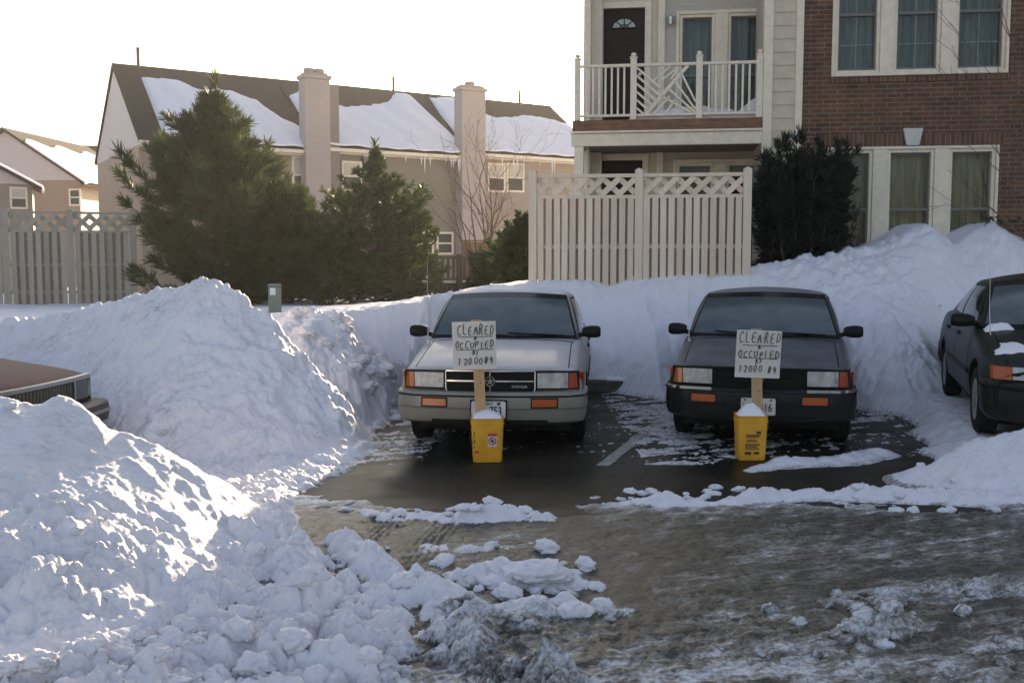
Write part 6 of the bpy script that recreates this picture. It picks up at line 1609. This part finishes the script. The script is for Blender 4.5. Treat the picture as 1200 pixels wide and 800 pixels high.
def tub(label, px, py, wpx, topy, d, kind, rz, cone):
    a = at_z(px, py, 0); d = a.y + .13; W = wpx / FPX * a.y; H = (at_depth(px, topy, a.y).z); x = (px - 600) / FPX * d
    root = thing('yellow_tub', label, 'plastic tub', (x, d, .002), rz, 'yellow tubs holding the signs')
    m = MB(); rings = []
    for z, s in ((0.0, .86), (.006, .885), (H * .5, .94), (H * .86, .985), (H * .862, 1.02), (H * .885, 1.025), (H * .89, .99), (H * .985, 1.0), (H, 1.02), (H * 1.0, .985), (H * .985, .965), (H * .12, .85)):
        rings.append([(a_ * s, b_ * s, z) for a_, b_ in rounded(W, W * .86, .035)])
    m.grid(rings, True); n = len(rings[0]); m.f.append(tuple(reversed(range(n)))); m.f.append(tuple(range(len(m.v) - n, len(m.v)))); m.build('body', M['tub_yellow'], root, smooth=40)
    # heaped snow as ballast: rests in the tub and moves with it
    rows = []; 
    for k in range(9):
        q = k / 8; rows.append([(a_ * (.95 * (1 - q) + .0001) + cone[1] * q, b_ * (.95 * (1 - q) + .0001), H * .95 + cone[0] * (math.sin(q * math.pi / 2) ** cone[2]) + .006 * math.sin(i * 1.7 + k * 2)) for i, (a_, b_) in enumerate(rounded(W, W * .86, .05))])
    mm = MB(); mm.grid(rows, True); mm.build('snow_fill', M['clean_snow'], root, smooth=80)
    yf = lambda z: -(W * .86 / 2) * (.885 + (.985 - .885) * z / (H * .86)) - .002
    def decal(x0, x1, z0, z1, m_, off=0.0, par=None): return MB().add([(x0, yf(z0) - off, z0), (x1, yf(z0) - off, z0), (x1, yf(z1) - off, z1), (x0, yf(z1) - off, z1)], [(0, 1, 2, 3)]).build('label_patch', m_, par or root)
    if kind == 'warn':
        lp = decal(W * .0, W * .28, H * .36, H * .60, M['label_pink']); decal(.0, W * .28, H * .60 + .002, H * .66, M['tub_red'], .001)
        cx, cz, r = W * .14, H * .49, W * .105; c = MB(); zf = yf(cz) - .003
        c.tube([(cx + r * math.cos(t), yf(cz + r * math.sin(t)) - .002, cz + r * math.sin(t)) for t in np.linspace(0, 2 * math.pi, 25)], .0045, 5); c.tube([(cx - r * .7, yf(cz + r * .7) - .002, cz + r * .7), (cx + r * .7, yf(cz - r * .7) - .002, cz - r * .7)], .0045, 5); c.build('warning_mark', M['tub_red'], lp)
        k = MB(); k.lathe([(0, 0), (r * .45, .0005), (r * .45, -.001)], 10, 'x', (0, 0, 0)); k.build('warning_figure', M['tub_ink'], lp, loc=(cx, yf(cz) - .001, cz), rot=(0, 0, math.pi / 2))
        for z0, z1, x0, x1 in ((.60, .72, -.46, -.43), (.44, .52, -.46, -.425), (.34, .37, -.46, -.42), (.22, .27, -.43, -.30)): decal(W * x0 * .93, W * x1 * .93, H * z0, H * z1, M['tub_ink'] if z0 > .3 else M['tub_red'], .0015)
        # bail handle folded down at the side
        hd = MB(); hd.tube([(-W * .5, -.02, H * .80), (-W * .545, -.05, H * .58), (-W * .50, -.10, H * .40)], .006, 6); hd.build('handle', M['ink'], root)
    else:
        for z0, z1, x0, x1 in ((.60, .66, .12, .27), (.555, .585, -.22, .25), (.52, .545, -.22, .20), (.455, .475, -.2, .12), (.42, .44, -.2, .17), (.345, .375, -.24, .23), (.30, .33, -.24, .16), (.255, .28, -.24, .22), (.13, .20, -.24, -.04), (.14, .20, .04, .22)): decal(W * x0, W * x1, H * z0, H * z1, M['tub_ink'])
        hd = MB(); hd.tube([(W * .5, -.02, H * .90), (W * .54, -.05, H * .80), (W * .50, -.09, H * .70)], .006, 6); hd.build('handle', M['tub_ink'], root)
    return root, x, d, H

def sign(label, tubinfo, corners, stake_px, seed, tilt, lines):
    """card on a wooden stake that stands in the tub"""
    _, tx, td, H = tubinfo; ys = td + .01; x0p, y0p, x1p, y1p = corners
    c = at_depth((x0p + x1p) / 2, (y0p + y1p) / 2, ys - .03); W = (x1p - x0p) / FPX * c.y; Hh = (y1p - y0p) / FPX * c.y
    root = thing('claim_sign', label, 'sign', (tx, ys, .03), 0, 'hand lettered claim signs on stakes')
    bt, tp = stake_px; pb = at_depth(bt[0], bt[1], ys); ptop = at_depth(tp[0], tp[1], ys); w = .093
    dx = (ptop.x - pb.x) / (ptop.z - pb.z); zb = .02; ztop = c.z + Hh / 2 + .012
    p = lambda z: (pb.x + dx * (z - pb.z) - tx)
    m = MB(); m.prism([(p(zb) - w / 2, 0), (p(zb) + w / 2, 0), (p(ztop) + w / 2, ztop - .03 ), (p(ztop) - w / 2, ztop - .03)], -.010, .010); m.build('stake', M['stake'], root, bevel=.002)
    k = MB(); k.lathe([(0, 0), (.007, 0), (.007, -.003), (0, -.004)], 8, 'x'); k.build('knot', M['bark'], root, loc=(p(c.z - Hh / 2 - .12) + .01, -.0105, c.z - Hh / 2 - .15), rot=(0, 0, math.pi / 2))
    h = holder('card_mount', root, (c.x - tx, -.016, c.z - .03), (0, tilt, 0)); 
    rows = [[(-W / 2 + W * i / 10, .004 * math.sin(i * .7 + j * .5) - .004, -Hh / 2 + Hh * j / 10) for i in range(11)] for j in range(11)]
    MB().slab(rows, (0, .003, 0)).build('card', M['sign_card'], h)
    y = -.0095; mm = MB()
    for (t, a, b, q, s) in lines:
        g = handwrite(t, -W / 2 + a * W, -W / 2 + b * W, Hh / 2 - s * Hh, Hh / 2 - q * Hh, y, seed + len(t)); mm.add(g.v, g.f)
    underline(mm, -W * .36, W * .42, Hh / 2 - .315 * Hh, y, seed); underline(mm, -W * .42, W * .42, Hh / 2 - .585 * Hh, y, seed + 1)
    mm.build('lettering', M['marker'], h)
    return root
LN = [('CLEARED', .10, .97, .06, .27), ('&', .48, .58, .30, .375), ('OCCUPIED', .05, .95, .40, .555), ('BY', .44, .60, .615, .70), ('12000#9', .10, .94, .74, .89)]
T1 = tub('yellow tub with a small red and white warning label, before the silver car', 570.5, 542.5, 39, 491, 8.6, 'warn', R(4), (.075, -.02, .55))
sign('hand lettered card on a stake in front of the silver car', T1, (530, 376.5, 581.5, 433), ((563.5, 487), (561, 434)), 3, R(-1.5), LN)
T2 = tub('yellow tub with dark printed lines on its side, before the black car', 882.5, 540.5, 36.5, 488, 8.6, 'text', R(-3), (.115, .005, 1.0))
sign('hand lettered card on a stake in front of the black car', T2, (862.5, 387, 915.5, 443), ((887.5, 490), (887, 444)), 8, R(2), [('CLEARED', .04, 1.0, .04, .25), ('&', .47, .57, .31, .385), ('OCCUPIED', .04, .97, .41, .57), ('BY', .43, .60, .60, .69), ('12000 #9', .07, .93, .73, .88)])
